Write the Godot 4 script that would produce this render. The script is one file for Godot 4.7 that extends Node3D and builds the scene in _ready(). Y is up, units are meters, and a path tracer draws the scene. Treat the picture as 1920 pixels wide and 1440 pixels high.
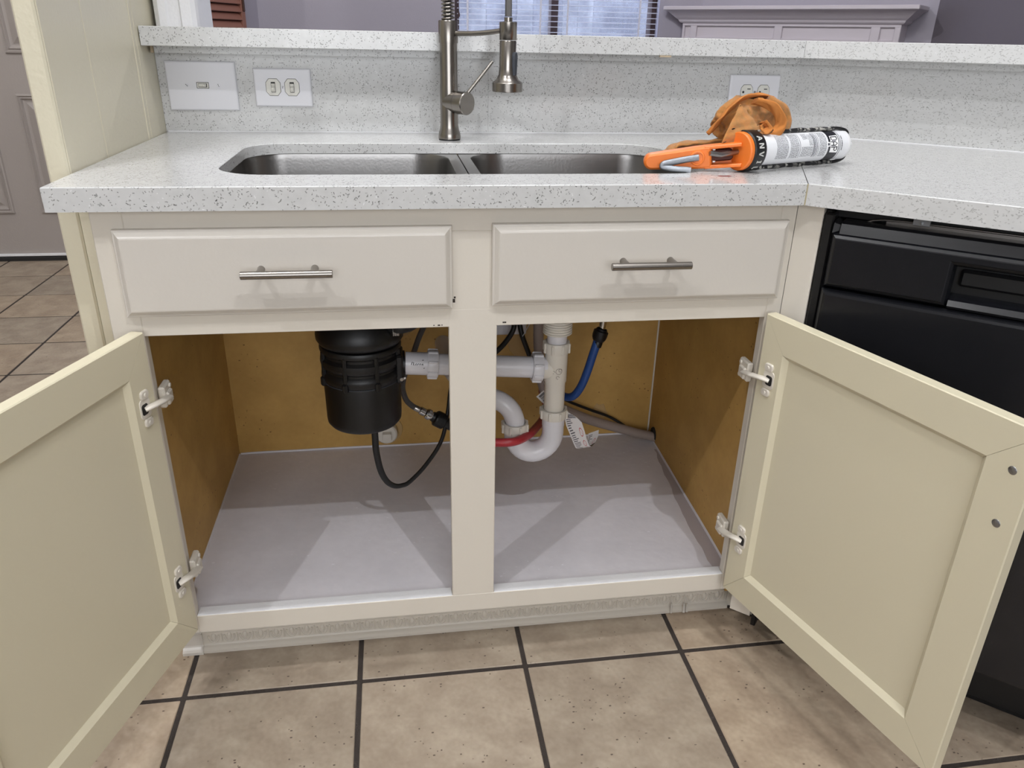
extends Node3D
# Kitchen sink base with open doors. World: y up, floor y = 0, cabinet face z = 0, counter to the right bends towards the camera.

class MB:
	var V := PackedVector3Array()
	var N := PackedVector3Array()
	var U := PackedVector2Array()

	func tri(a: Vector3, b: Vector3, c: Vector3, na: Vector3, nb: Vector3, nc: Vector3, ua := Vector2.ZERO, ub := Vector2.ZERO, uc := Vector2.ZERO) -> void:
		var g := (b - a).cross(c - a)
		if g.length_squared() < 1e-18:
			return
		if g.dot(na + nb + nc) > 0.0:
			V.append_array([a, c, b]); N.append_array([na, nc, nb]); U.append_array([ua, uc, ub])
		else:
			V.append_array([a, b, c]); N.append_array([na, nb, nc]); U.append_array([ua, ub, uc])

	# flat quad turned away from the point «inside»
	func quad(a: Vector3, b: Vector3, c: Vector3, d: Vector3, inside: Vector3) -> void:
		var n := (c - a).cross(d - b)
		if n.length_squared() < 1e-18:
			n = (b - a).cross(c - a)
		n = n.normalized()
		if n.dot((a + b + c + d) * 0.25 - inside) < 0.0:
			n = -n
		tri(a, b, c, n, n, n, Vector2(0, 0), Vector2(1, 0), Vector2(1, 1))
		tri(a, c, d, n, n, n, Vector2(0, 0), Vector2(1, 1), Vector2(0, 1))

	func box(c: Vector3, s: Vector3, bev := 0.0, bs := Basis.IDENTITY) -> MB:
		var h := s * 0.5
		bev = minf(bev, minf(h.x, minf(h.y, h.z)) * 0.95)
		var P := func(f: int, sg: Vector3) -> Vector3:
			var v := Vector3(h.x, h.y, h.z)
			for k in 3:
				if k != f:
					v[k] -= bev
			return c + bs * (v * sg)
		for f in 3:
			var g := (f + 1) % 3
			var k := (f + 2) % 3
			for sf in [-1.0, 1.0]:
				var q := []
				for e in [[-1, -1], [1, -1], [1, 1], [-1, 1]]:
					var sg := Vector3.ONE
					sg[f] = sf; sg[g] = e[0]; sg[k] = e[1]
					q.append(P.call(f, sg))
				quad(q[0], q[1], q[2], q[3], c)
				if bev > 0.0:
					for sk in [-1.0, 1.0]:
						var s1 := Vector3.ONE
						s1[f] = sf; s1[g] = sk; s1[k] = -1
						var s2 := s1
						s2[k] = 1
						quad(P.call(f, s1), P.call(f, s2), P.call(g, s2), P.call(g, s1), c)
		if bev > 0.0:
			for sx in [-1.0, 1.0]:
				for sy in [-1.0, 1.0]:
					for sz in [-1.0, 1.0]:
						var sg := Vector3(sx, sy, sz)
						var n := (bs * sg).normalized()
						tri(P.call(0, sg), P.call(1, sg), P.call(2, sg), n, n, n)
		return self

	func span(a: Vector3, b: Vector3, bev := 0.0) -> MB:
		return box((a + b) * 0.5, (b - a).abs(), bev)

	# grid of points rows x cols, smooth; closed along columns if asked
	func grid(G: Array, closed: bool, flip_ref := Vector3.INF, outward := 1.0) -> void:
		var R := G.size()
		var C: int = G[0].size()
		var nn := []
		for i in R:
			var row := PackedVector3Array()
			var cen := Vector3.ZERO
			for p in G[i]:
				cen += p
			cen /= C
			for j in C:
				var du: Vector3 = G[mini(i + 1, R - 1)][j] - G[maxi(i - 1, 0)][j]
				var j0 := (j - 1 + C) % C if closed else maxi(j - 1, 0)
				var j1 := (j + 1) % C if closed else mini(j + 1, C - 1)
				var dv: Vector3 = G[i][j1] - G[i][j0]
				var n := du.cross(dv)
				if n.length_squared() < 1e-20:
					var i2 := 1 if i == 0 else R - 2
					n = (G[i2][j1] - G[i2][j0]).cross(G[i2][j] - G[i][j]) * (1.0 if i == 0 else -1.0)
				n = n.normalized()
				var ref: Vector3 = flip_ref if flip_ref != Vector3.INF else cen
				if n.dot((G[i][j] - ref)) * outward < 0.0:
					n = -n
				row.append(n)
			nn.append(row)
		for i in R - 1:
			for j in (C if closed else C - 1):
				var k := (j + 1) % C
				var u0 := Vector2(float(j) / C, float(i) / (R - 1)); var u1 := Vector2(float(j + 1) / C, u0.y)
				var u2 := Vector2(u1.x, float(i + 1) / (R - 1)); var u3 := Vector2(u0.x, u2.y)
				tri(G[i][j], G[i][k], G[i + 1][k], nn[i][j], nn[i][k], nn[i + 1][k], u0, u1, u2)
				tri(G[i][j], G[i + 1][k], G[i + 1][j], nn[i][j], nn[i + 1][k], nn[i + 1][j], u0, u2, u3)

	func cap(ring: PackedVector3Array, n: Vector3) -> void:
		var c := Vector3.ZERO
		for p in ring:
			c += p
		c /= ring.size()
		for j in ring.size():
			tri(c, ring[j], ring[(j + 1) % ring.size()], n, n, n)

	# path tube; r is a number or one radius per point; squash flattens it along «flat»
	func tube(path: PackedVector3Array, r: Variant, seg := 14, caps := true, squash := 1.0, flat := Vector3.UP) -> MB:
		var G := []
		var t0 := (path[1] - path[0]).normalized()
		var x := t0.cross(flat)
		if x.length() < 0.01:
			x = t0.cross(Vector3.RIGHT)
		x = x.normalized()
		for i in path.size():
			var t := (path[mini(i + 1, path.size() - 1)] - path[maxi(i - 1, 0)]).normalized()
			x = (x - t * x.dot(t)).normalized()
			var y := t.cross(x)
			var rr: float = r[i] if r is Array or r is PackedFloat32Array else r
			var ring := PackedVector3Array()
			for j in seg:
				var a := TAU * j / seg
				ring.append(path[i] + x * cos(a) * rr + y * sin(a) * rr * squash)
			G.append(ring)
		grid(G, true)
		if caps:
			cap(G[0], -t0)
			cap(G[-1], (path[-1] - path[-2]).normalized())
		return self

	# profile of (radius, height along axis), listed from low to high on the outside
	func lathe(prof: PackedVector2Array, at: Vector3, axis := Vector3.UP, seg := 32, crease := 35.0) -> MB:
		var z := axis.normalized()
		var x := z.cross(Vector3.RIGHT if absf(z.x) < 0.9 else Vector3.UP).normalized()
		var y := z.cross(x)
		var sn := []
		for i in prof.size() - 1:
			var d := prof[i + 1] - prof[i]
			sn.append(Vector2(d.y, -d.x).normalized())
		for i in prof.size() - 1:
			var n0: Vector2 = sn[i]
			var n1: Vector2 = sn[i]
			if i > 0 and rad_to_deg(sn[i - 1].angle_to(sn[i])) < crease and rad_to_deg(sn[i - 1].angle_to(sn[i])) > -crease:
				n0 = (sn[i - 1] + sn[i]).normalized()
			if i < sn.size() - 1 and absf(rad_to_deg(sn[i + 1].angle_to(sn[i]))) < crease:
				n1 = (sn[i + 1] + sn[i]).normalized()
			for j in seg:
				var a := TAU * j / seg
				var b := TAU * (j + 1) / seg
				var ra := x * cos(a) + y * sin(a)
				var rb := x * cos(b) + y * sin(b)
				var p := prof[i]
				var q := prof[i + 1]
				var A := at + ra * p.x + z * p.y
				var B := at + rb * p.x + z * p.y
				var C := at + rb * q.x + z * q.y
				var D := at + ra * q.x + z * q.y
				var na := ra * n0.x + z * n0.y
				var nb := rb * n0.x + z * n0.y
				var nc := rb * n1.x + z * n1.y
				var nd := ra * n1.x + z * n1.y
				tri(A, B, C, na, nb, nc)
				tri(A, C, D, na, nc, nd)
		return self

	static func inset(poly: PackedVector2Array, d: float, skip: Array) -> PackedVector2Array:
		# poly is counter-clockwise; edge i runs from i to i + 1
		var n := poly.size()
		var out := PackedVector2Array()
		for i in n:
			var p := poly[i]
			var e0 := (p - poly[(i - 1 + n) % n]).normalized()
			var e1 := (poly[(i + 1) % n] - p).normalized()
			var d0 := 0.0 if skip.has((i - 1 + n) % n) else d
			var d1 := 0.0 if skip.has(i) else d
			var n0 := Vector2(-e0.y, e0.x)
			var n1 := Vector2(-e1.y, e1.x)
			var k := e0.cross(e1)
			if absf(k) < 1e-4:
				out.append(p + n0 * maxf(d0, d1))
			else:
				var a := p + n0 * d0
				var b := p + n1 * d1
				out.append(a + e0 * ((b - a).cross(e1) / k))
		return out

	# polygon built up in layers of (inset, height); maps (x, y, h) through t; skip: edges without sides and insets
	func stack(poly_in: PackedVector2Array, layers: Array, t: Transform3D, skip := [], smooth := false) -> MB:
		var poly := poly_in.duplicate()
		var area := 0.0
		for i in poly.size():
			area += poly[i].cross(poly[(i + 1) % poly.size()])
		if area < 0.0:
			poly.reverse()
			var m := poly.size()
			var s2 := []
			for e in skip:
				s2.append((m - 2 - e + m) % m)
			skip = s2
		var n := poly.size()
		var idx := Geometry2D.triangulate_polygon(poly)
		var rings := []
		for l in layers:
			rings.append(inset(poly, l[0], skip))
		var M := func(p: Vector2, h: float) -> Vector3: return t * Vector3(p.x, p.y, h)
		for e in [0, layers.size() - 1]:
			var nn: Vector3 = (t.basis * Vector3(0, 0, -1.0 if e == 0 else 1.0)).normalized()
			if layers[0][1] > layers[-1][1]:
				nn = -nn
			for k in range(0, idx.size(), 3):
				var q := []
				for j in 3:
					q.append(M.call(rings[e][idx[k + j]], layers[e][1]))
				tri(q[0], q[1], q[2], nn, nn, nn)
		var en := []
		for i in n:
			var e := (poly[(i + 1) % n] - poly[i]).normalized()
			en.append(Vector2(e.y, -e.x))
		for l in layers.size() - 1:
			var dh: float = layers[l + 1][1] - layers[l][1]
			var di: float = layers[l + 1][0] - layers[l][0]
			for i in n:
				if skip.has(i):
					continue
				var k := (i + 1) % n
				var ea: Vector2 = en[i]
				var eb: Vector2 = en[i]
				if smooth:
					if en[i].dot(en[(i - 1 + n) % n]) > 0.75: ea = (en[i] + en[(i - 1 + n) % n]).normalized()
					if en[i].dot(en[k]) > 0.75: eb = (en[i] + en[k]).normalized()
				var sg := signf(dh) if dh != 0.0 else 1.0
				var na: Vector3 = (t.basis * Vector3(ea.x * absf(dh), ea.y * absf(dh), di * sg)).normalized()
				var nb: Vector3 = (t.basis * Vector3(eb.x * absf(dh), eb.y * absf(dh), di * sg)).normalized()
				var A: Vector3 = M.call(rings[l][i], layers[l][1]); var B: Vector3 = M.call(rings[l][k], layers[l][1])
				var C: Vector3 = M.call(rings[l + 1][k], layers[l + 1][1]); var D: Vector3 = M.call(rings[l + 1][i], layers[l + 1][1])
				tri(A, B, C, na, nb, nb)
				tri(A, C, D, na, nb, na)
		return self

	# one mitred side of a picture-frame moulding: profile of (distance inwards, height), closed
	func mitre(c0: Vector3, c1: Vector3, i0: Vector3, i1: Vector3, up: Vector3, prof: PackedVector2Array) -> MB:
		var R := []
		var ref := Vector3.ZERO
		for k in 2:
			var ring := []
			for p in prof:
				ring.append((c0 + i0 * p.x if k == 0 else c1 + i1 * p.x) + up * p.y)
				ref += ring[-1]
			R.append(ring)
		ref /= prof.size() * 2
		var m := prof.size()
		for j in m:
			var e := prof[(j + 1) % m] - prof[j]
			var area := 0.0
			for q in m:
				area += prof[q].cross(prof[(q + 1) % m])
			var en := Vector2(e.y, -e.x).normalized() * signf(area)
			var along := (c1 - c0).normalized()
			var inw := (i0 - along * i0.dot(along)).normalized()
			var n := (inw * en.x + up * en.y).normalized()
			tri(R[0][j], R[0][(j + 1) % m], R[1][(j + 1) % m], n, n, n)
			tri(R[0][j], R[1][(j + 1) % m], R[1][j], n, n, n)
		var ix := Geometry2D.triangulate_polygon(prof)
		for k in 2:
			var n := (c0 - c1).normalized() * (1.0 if k == 0 else -1.0)
			for q in range(0, ix.size(), 3):
				tri(R[k][ix[q]], R[k][ix[q + 1]], R[k][ix[q + 2]], n, n, n)
		return self

	func mesh() -> ArrayMesh:
		var a := []
		a.resize(Mesh.ARRAY_MAX)
		a[Mesh.ARRAY_VERTEX] = V; a[Mesh.ARRAY_NORMAL] = N; a[Mesh.ARRAY_TEX_UV] = U
		var m := ArrayMesh.new()
		m.add_surface_from_arrays(Mesh.PRIMITIVE_TRIANGLES, a)
		return m

var M := {}
var used := {}
var rng := RandomNumberGenerator.new()

func numbered(s: String) -> String:
	used[s] = used.get(s, -1) + 1
	return s if used[s] == 0 else "%s_%03d" % [s, used[s]]

func thing(called: String, label: String, category: String, at: Vector3, group := "") -> Node3D:
	var o := Node3D.new()
	o.name = numbered(called); add_child(o, true)
	o.position = at
	o.set_meta("label", label); o.set_meta("category", category)
	if group: o.set_meta("group", group)
	return o

func mi(called: String, me: Mesh, mat: Material, parent: Node, at := Vector3.ZERO) -> MeshInstance3D:
	var o := MeshInstance3D.new()
	o.name = called; o.mesh = me; o.material_override = mat
	o.cast_shadow = GeometryInstance3D.SHADOW_CASTING_SETTING_ON
	parent.add_child(o, true)
	o.position = at
	return o

# a part whose mesh is written in world coordinates
func part(parent: Node3D, called: String, b: MB, mat: Material, label := "") -> MeshInstance3D:
	var o := mi(called, b.mesh(), mat, parent, Vector3.ZERO if parent is MeshInstance3D else -parent.position)
	if label: o.set_meta("label", label)
	return o

func solo(called: String, label: String, category: String, b: MB, mat: Material, group := "") -> MeshInstance3D:
	var o := mi(numbered(called), b.mesh(), mat, self)
	o.set_meta("label", label); o.set_meta("category", category)
	if group: o.set_meta("group", group)
	return o

func struct(called: String, b: MB, mat: Material, label := "", category := "") -> MeshInstance3D:
	var o := mi(called, b.mesh(), mat, self)
	o.set_meta("kind", "structure")
	if label: o.set_meta("label", label)
	if category: o.set_meta("category", category)
	return o

func box(a: Vector3, b: Vector3, bev := 0.0) -> MB:
	return MB.new().span(a, b, bev)

func v3(l: Array) -> PackedVector3Array:
	var o := PackedVector3Array()
	for i in range(0, l.size(), 3):
		o.append(Vector3(l[i], l[i + 1], l[i + 2]))
	return o

func v2(l: Array) -> PackedVector2Array:
	var o := PackedVector2Array()
	for i in range(0, l.size(), 2):
		o.append(Vector2(l[i], l[i + 1]))
	return o

func curve(p: PackedVector3Array, per := 8) -> PackedVector3Array:
	var o := PackedVector3Array()
	for i in p.size() - 1:
		var a := p[maxi(i - 1, 0)]
		var d := p[mini(i + 2, p.size() - 1)]
		for k in per:
			o.append(p[i].cubic_interpolate(p[i + 1], a, d, float(k) / per))
	o.append(p[-1])
	return o

func rrect(cx: float, cy: float, hx: float, hy: float, r: float, seg := 8) -> PackedVector2Array:
	var o := PackedVector2Array()
	for q in 4:
		var c := Vector2(cx + (hx - r) * [1, -1, -1, 1][q], cy + (hy - r) * [1, 1, -1, -1][q])
		for k in seg + 1:
			var a := PI / 2 * (q + float(k) / seg)
			o.append(c + Vector2(cos(a), sin(a)) * r)
	return o

# ---------- materials ----------
func mat(c: Color, rough := 0.5, metal := 0.0) -> StandardMaterial3D:
	var m := StandardMaterial3D.new()
	m.albedo_color = c; m.roughness = rough; m.metallic = metal
	return m

func rgb(r: int, g: int, b: int) -> Color:
	return Color8(r, g, b)

func noise_normal(freq: float, oct: int, strength: float, seed_: int) -> NoiseTexture2D:
	var f := FastNoiseLite.new()
	f.seed = seed_; f.frequency = freq; f.fractal_octaves = oct
	var t := NoiseTexture2D.new()
	t.width = 512; t.height = 512; t.seamless = true; t.as_normal_map = true; t.bump_strength = strength; t.noise = f
	return t

func bumpy(m: StandardMaterial3D, t: Texture2D, scale: float, amount: float) -> StandardMaterial3D:
	m.normal_enabled = true; m.normal_texture = t; m.normal_scale = amount
	m.uv1_triplanar = true; m.uv1_world_triplanar = true; m.uv1_scale = Vector3.ONE * scale
	return m

func from_bytes(w: int, h: int, d: PackedByteArray) -> ImageTexture:
	return ImageTexture.create_from_image(Image.create_from_data(w, h, false, Image.FORMAT_RGB8, d))

func seamless(freq: float, oct: int, seed_: int, size := 1024, kind := FastNoiseLite.TYPE_SIMPLEX_SMOOTH) -> PackedByteArray:
	var f := FastNoiseLite.new()
	f.noise_type = kind; f.seed = seed_; f.frequency = freq; f.fractal_octaves = oct
	return f.get_seamless_image(size, size).get_data()

func triplanar(m: StandardMaterial3D, t: Texture2D, metres: float) -> StandardMaterial3D:
	m.albedo_texture = t; m.albedo_color = Color.WHITE
	m.uv1_triplanar = true; m.uv1_world_triplanar = true; m.uv1_scale = Vector3.ONE / metres
	return m

func quartz_texture() -> ImageTexture:
	var S := 1024
	var d := PackedByteArray()
	d.resize(S * S * 3)
	var n := seamless(0.02, 3, 5)
	for i in S * S:
		var k := (n[i] - 128) / 22
		d[i * 3] = 205 + k; d[i * 3 + 1] = 205 + k; d[i * 3 + 2] = 204 + k
	for q in 5300:
		var p := Vector2(rng.randf() * S, rng.randf() * S)
		var a := rng.randf() * TAU
		var len := rng.randf_range(0.8, 2.4) if q % 3 else rng.randf_range(2.0, 4.6)
		var dir := Vector2(cos(a), sin(a))
		var g := rng.randi_range(84, 170)
		if q % 23 == 0: g = 234
		var wide := 1.0 if rng.randf() < 0.6 else 1.6
		var s := -len
		while s <= len:
			for w in [-wide * 0.5, wide * 0.5]:
				var c: Vector2 = p + dir * s + dir.orthogonal() * w
				var x := posmod(int(c.x), S); var y := posmod(int(c.y), S)
				var o := (y * S + x) * 3
				d[o] = g; d[o + 1] = g; d[o + 2] = g - 3 if g < 200 else g
			s += 0.7
	return from_bytes(S, S, d)

func mottled(a: Color, b: Color, freq: float, seed_: int, pits: int, pit: Color, size := 1024) -> ImageTexture:
	var d := PackedByteArray()
	d.resize(size * size * 3)
	var n := seamless(freq, 5, seed_, size)
	var n2 := seamless(freq * 9.0, 3, seed_ + 1, size)
	for i in size * size:
		var k := clampf((n[i] - 60) / 140.0, 0.0, 1.0) + (n2[i] - 128) / 420.0
		d[i * 3] = clampi(int(lerpf(a.r8, b.r8, k)), 0, 255)
		d[i * 3 + 1] = clampi(int(lerpf(a.g8, b.g8, k)), 0, 255)
		d[i * 3 + 2] = clampi(int(lerpf(a.b8, b.b8, k)), 0, 255)
	for q in pits:
		var c := Vector2(rng.randf() * size, rng.randf() * size)
		for j in rng.randi_range(1, 7):
			var p := c + Vector2(rng.randfn(0, 18), rng.randfn(0, 18))
			var w := rng.randi_range(1, 3); var h := rng.randi_range(1, 2)
			for x in w:
				for y in h:
					var o := (posmod(int(p.y) + y, size) * size + posmod(int(p.x) + x, size)) * 3
					d[o] = pit.r8; d[o + 1] = pit.g8; d[o + 2] = pit.b8
	return from_bytes(size, size, d)

const GLYPHS := {"D": ["11110", "10001", "10001", "10001", "10001", "10001", "11110"], "A": ["00100", "01010", "10001", "10001", "11111", "10001", "10001"], "P": ["11110", "10001", "10001", "11110", "10000", "10000", "10000"]}

func wrap_rect(im: Image, x: int, y: int, w: int, h: int, c: Color) -> void:
	im.fill_rect(Rect2i(x, y, w, h), c)
	if x + w > im.get_width():
		im.fill_rect(Rect2i(x - im.get_width(), y, w, h), c)

func cartridge_texture() -> ImageTexture:
	# columns run round the cartridge, rows along it: row 0 at the tip
	var W := 1024
	var H := 1024
	var im := Image.create(W, H, false, Image.FORMAT_RGB8)
	im.fill(rgb(232, 233, 236))
	var dark := rgb(28, 30, 36)
	var ink := rgb(60, 64, 74)
	im.fill_rect(Rect2i(0, 118, W, 128), dark)
	im.fill_rect(Rect2i(0, 100, W, 6), dark)
	# the logo panel: white slanted panel with dark letters, twice round
	for rep in 2:
		var x0 := 470 + rep * 512
		for y in range(126, 222):
			var sl := int((y - 126) * 0.10)
			wrap_rect(im, x0 - 100 + sl, y, 204 - sl * 2, 1, Color.WHITE)
		for k in 3:
			var g: Array = GLYPHS["DAP"[k]]
			for r in 7:
				for c in 5:
					if g[r][c] == "1":
						wrap_rect(im, x0 - 84 + k * 58 + c * 10, 136 + r * 11, 11, 12, dark)
		wrap_rect(im, x0 - 20, 226, 50, 34, Color.WHITE)
		wrap_rect(im, x0 - 8, 232, 26, 22, ink)
		# a curved line of small print at the tip
		for q in 16:
			wrap_rect(im, x0 - 90 + q * 11, 76, rng.randi_range(4, 9), 12, dark)
	# blocks of small print: each row of print runs round the tube
	for rep in 2:
		var x0 := 316 + rep * 512
		for blk in [[270, 350, 0, 290, 7], [372, 384, 40, 270, 5], [396, 408, 40, 270, 5], [430, 470, 20, 160, 6], [430, 560, 170, 280, 6], [480, 540, 10, 90, 7], [590, 690, 0, 290, 7], [712, 840, 0, 290, 7]]:
			var y: int = blk[0]
			while y < blk[1]:
				var x: int = x0 + blk[2]
				while x < x0 + blk[3]:
					var w := rng.randi_range(4, 22)
					wrap_rect(im, x, y, mini(w, x0 + int(blk[3]) - x), int(blk[4]) - 2, ink)
					x += w + rng.randi_range(2, 6)
				y += int(blk[4]) + 3
		for y in [360, 418, 575]:
			wrap_rect(im, x0, y, 290, 4, dark)
		for k in 3:
			wrap_rect(im, x0, 380 + k * 16, 290, 7, rgb(70, 74, 84))
	return ImageTexture.create_from_image(im)

func tag_texture() -> ImageTexture:
	var im := Image.create(128, 256, false, Image.FORMAT_RGB8)
	im.fill(rgb(226, 222, 220))
	for y in range(22, 246, 7):
		im.fill_rect(Rect2i(10, y, rng.randi_range(24, 58), 3), rgb(95, 92, 96))
	for y in range(14, 30, 5):
		im.fill_rect(Rect2i(8, y, 110, 3), rgb(70, 68, 72))
	for k in 4:
		var c := Vector2i(98, 84 + k * 40)
		for a in 60:
			var d := Vector2(cos(a * TAU / 60), sin(a * TAU / 60))
			for r in [12, 13, 14]:
				im.set_pixel(clampi(c.x + int(d.x * r), 0, 127), clampi(c.y + int(d.y * r), 0, 255), rgb(190, 60, 60))
			im.set_pixel(clampi(c.x + int((a - 30) * 0.3), 0, 127), clampi(c.y + int((a - 30) * 0.3), 0, 255), rgb(190, 60, 60))
	return ImageTexture.create_from_image(im)

func barcode_texture() -> ImageTexture:
	var im := Image.create(128, 64, false, Image.FORMAT_RGB8)
	im.fill(rgb(225, 222, 220))
	var x := 12
	while x < 112:
		var w := rng.randi_range(2, 6)
		wrap_rect(im, x, 12, w, 44, rgb(40, 38, 40))
		x += w + rng.randi_range(2, 5)
	return ImageTexture.create_from_image(im)

func make_materials() -> void:
	var fine := noise_normal(0.05, 3, 2.0, 11)
	var weave := noise_normal(0.22, 2, 6.0, 12)
	M.face = bumpy(mat(rgb(210, 204, 195), 0.33), fine, 4.0, 0.10)
	M.cream = bumpy(mat(rgb(214, 206, 180), 0.4), fine, 4.0, 0.10)
	M.frame = bumpy(mat(rgb(219, 212, 200), 0.36), fine, 4.0, 0.10)
	M.pillar = bumpy(mat(rgb(216, 209, 186), 0.35), fine, 3.0, 0.3)
	M.white_paint = bumpy(mat(rgb(228, 228, 230), 0.35), fine, 4.0, 0.3)
	M.shelf = bumpy(triplanar(mat(Color.WHITE, 0.42), mottled(rgb(214, 211, 216), rgb(223, 220, 225), 0.006, 31, 40, rgb(232, 230, 236), 512), 0.9), fine, 1.1, 0.12)
	M.gold = triplanar(mat(Color.WHITE, 0.6), mottled(rgb(180, 142, 76), rgb(192, 153, 85), 0.008, 41, 30, rgb(120, 88, 46), 512), 0.7)
	M.patch = mat(rgb(182, 150, 100), 0.7)
	M.caulk = mat(rgb(214, 208, 196), 0.5)
	M.old_caulk = mat(rgb(176, 166, 136), 0.6)
	M.quartz = triplanar(mat(Color.WHITE, 0.14), quartz_texture(), 0.46)
	M.wood_raw = mat(rgb(178, 160, 134), 0.7)
	M.dark_hole = mat(rgb(16, 13, 12), 0.8)
	var tile_tex := mottled(rgb(154, 139, 122), rgb(172, 158, 140), 0.011, 51, 300, rgb(84, 70, 60))
	M.tiles = []
	for k in 4:
		var t := triplanar(mat(Color.WHITE, 0.42), tile_tex, 1.27)
		t.albedo_color = [rgb(255, 255, 255), rgb(247, 245, 243), rgb(255, 250, 244), rgb(240, 240, 240)][k]
		t.normal_enabled = true; t.normal_texture = fine; t.normal_scale = 0.5
		M.tiles.append(t)
	M.primer = mat(rgb(176, 168, 170), 0.5)
	M.moulding = mat(rgb(214, 207, 195), 0.2)
	M.grout = bumpy(mat(rgb(58, 50, 45), 0.9), weave, 6.0, 1.0)
	M.steel = mat(rgb(172, 168, 164), 0.3, 1.0)
	M.sink_steel = bumpy(mat(rgb(150, 148, 146), 0.32, 1.0), fine, 5.0, 0.12)
	M.nickel = mat(rgb(146, 141, 135), 0.25, 1.0)
	M.chrome = mat(rgb(205, 205, 205), 0.15, 1.0)
	M.dark_steel = mat(rgb(150, 150, 150), 0.35, 1.0)
	M.black_plastic = mat(rgb(13, 13, 15), 0.42)
	M.black_rubber = mat(rgb(17, 17, 18), 0.5)
	M.grey_button = mat(rgb(58, 62, 70), 0.5)
	M.washer = mat(rgb(18, 19, 23), 0.27)
	M.washer_dark = mat(rgb(12, 12, 14), 0.4)
	M.pvc = bumpy(mat(rgb(218, 216, 220), 0.28), fine, 6.0, 0.15)
	M.pvc_cream = mat(rgb(220, 214, 203), 0.33)
	M.pvc_grey = mat(rgb(148, 134, 126), 0.55)
	M.blue = mat(rgb(36, 74, 138), 0.4)
	M.red = mat(rgb(168, 44, 52), 0.35)
	M.braid = bumpy(mat(rgb(120, 118, 118), 0.4, 0.8), weave, 12.0, 2.0)
	M.plate = mat(rgb(226, 226, 231), 0.25)
	M.switch_ivory = mat(rgb(222, 220, 212), 0.3)
	M.slot = mat(rgb(30, 28, 28), 0.6)
	M.orange = mat(rgb(232, 122, 44), 0.42)
	M.brown_metal = mat(rgb(70, 34, 26), 0.5, 0.4)
	M.galv = bumpy(mat(rgb(150, 154, 160), 0.35, 1.0), weave, 9.0, 0.6)
	var smear := PackedByteArray()
	smear.resize(512 * 512 * 3)
	var sn := seamless(0.016, 4, 77, 512)
	for i in 512 * 512:
		var w := sn[i] > 166
		smear[i * 3] = 196 if w else 24; smear[i * 3 + 1] = 194 if w else 24; smear[i * 3 + 2] = 186 if w else 27
	M.smeared = triplanar(mat(Color.WHITE, 0.5), from_bytes(512, 512, smear), 0.16)
	M.letter = mat(rgb(205, 205, 200), 0.6)
	M.cartridge = mat(Color.WHITE, 0.32)
	M.cartridge.albedo_texture = cartridge_texture()
	M.cart_white = mat(rgb(228, 229, 230), 0.35)
	M.tag = mat(Color.WHITE, 0.7); M.tag.albedo_texture = tag_texture()
	M.bar = mat(Color.WHITE, 0.7); M.bar.albedo_texture = barcode_texture()
	M.cloth = bumpy(triplanar(mat(Color.WHITE, 0.95), mottled(rgb(178, 126, 62), rgb(212, 140, 66), 0.008, 61, 160, rgb(140, 92, 42), 512), 0.16), noise_normal(0.16, 3, 10.0, 13), 16.0, 1.6)
	M.cloth.rim_enabled = true; M.cloth.rim = 0.5; M.cloth.rim_tint = 0.7
	M.cloth_edge = bumpy(mat(rgb(214, 136, 66), 0.95), noise_normal(0.16, 3, 10.0, 14), 16.0, 1.4)
	M.door_paint = bumpy(mat(rgb(162, 154, 149), 0.45), fine, 3.0, 0.3)
	M.lavender = bumpy(mat(rgb(168, 163, 174), 0.7), fine, 3.0, 0.3)
	M.dark_grey = bumpy(mat(rgb(112, 106, 114), 0.75), fine, 3.0, 0.3)  # one even dark grey, deeper in tone than the lavender walls
	M.mantel = mat(rgb(208, 200, 206), 0.4)
	M.room_wall = mat(rgb(166, 163, 160), 0.7)
	M.ceiling = mat(rgb(212, 211, 210), 0.8)
	M.shutter = mat(rgb(150, 102, 86), 0.5)
	M.shutter_dark = mat(rgb(70, 46, 40), 0.6)
	M.window_brown = mat(rgb(72, 52, 50), 0.5)
	M.blind = mat(rgb(226, 226, 238), 0.4)
	M.blind.backlight_enabled = true; M.blind.backlight = Color(0.25, 0.25, 0.28)
	M.fence = bumpy(triplanar(mat(Color.WHITE, 0.8), mottled(rgb(150, 150, 156), rgb(190, 190, 194), 0.006, 71, 60, rgb(110, 110, 116), 512), 1.0), fine, 1.0, 0.3)
	M.fence_b = M.fence.duplicate(); M.fence_b.albedo_color = rgb(226, 226, 230)
	M.grass = mat(rgb(90, 100, 70), 0.9)
	M.glass = mat(Color(0.9, 0.95, 1.0, 0.06), 0.02)
	M.glass.transparency = BaseMaterial3D.TRANSPARENCY_ALPHA
	M.bulb = mat(Color.WHITE, 0.4)
	M.bulb.emission_enabled = true; M.bulb.emission = Color(1.0, 0.98, 0.95); M.bulb.emission_energy_multiplier = 6.0
	M.window_glow = mat(rgb(230, 236, 245), 0.3)  # glow for the panes of the unseen window behind the viewer
	M.window_glow.emission_enabled = true; M.window_glow.emission = Color(0.93, 0.96, 1.0); M.window_glow.emission_energy_multiplier = 1.2
	M.stain = mat(rgb(176, 110, 104), 0.3)
	M.red_stain = mat(rgb(120, 44, 44), 0.4)
	M.chip = mat(rgb(52, 44, 38), 0.8)

const UX := Vector3(0.743, 0, 0.669)      # along the angled run
const UN := Vector3(-0.669, 0, 0.743)     # its front
const TILE := 0.3164
const CH := 3.65                            # ceiling height

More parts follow.
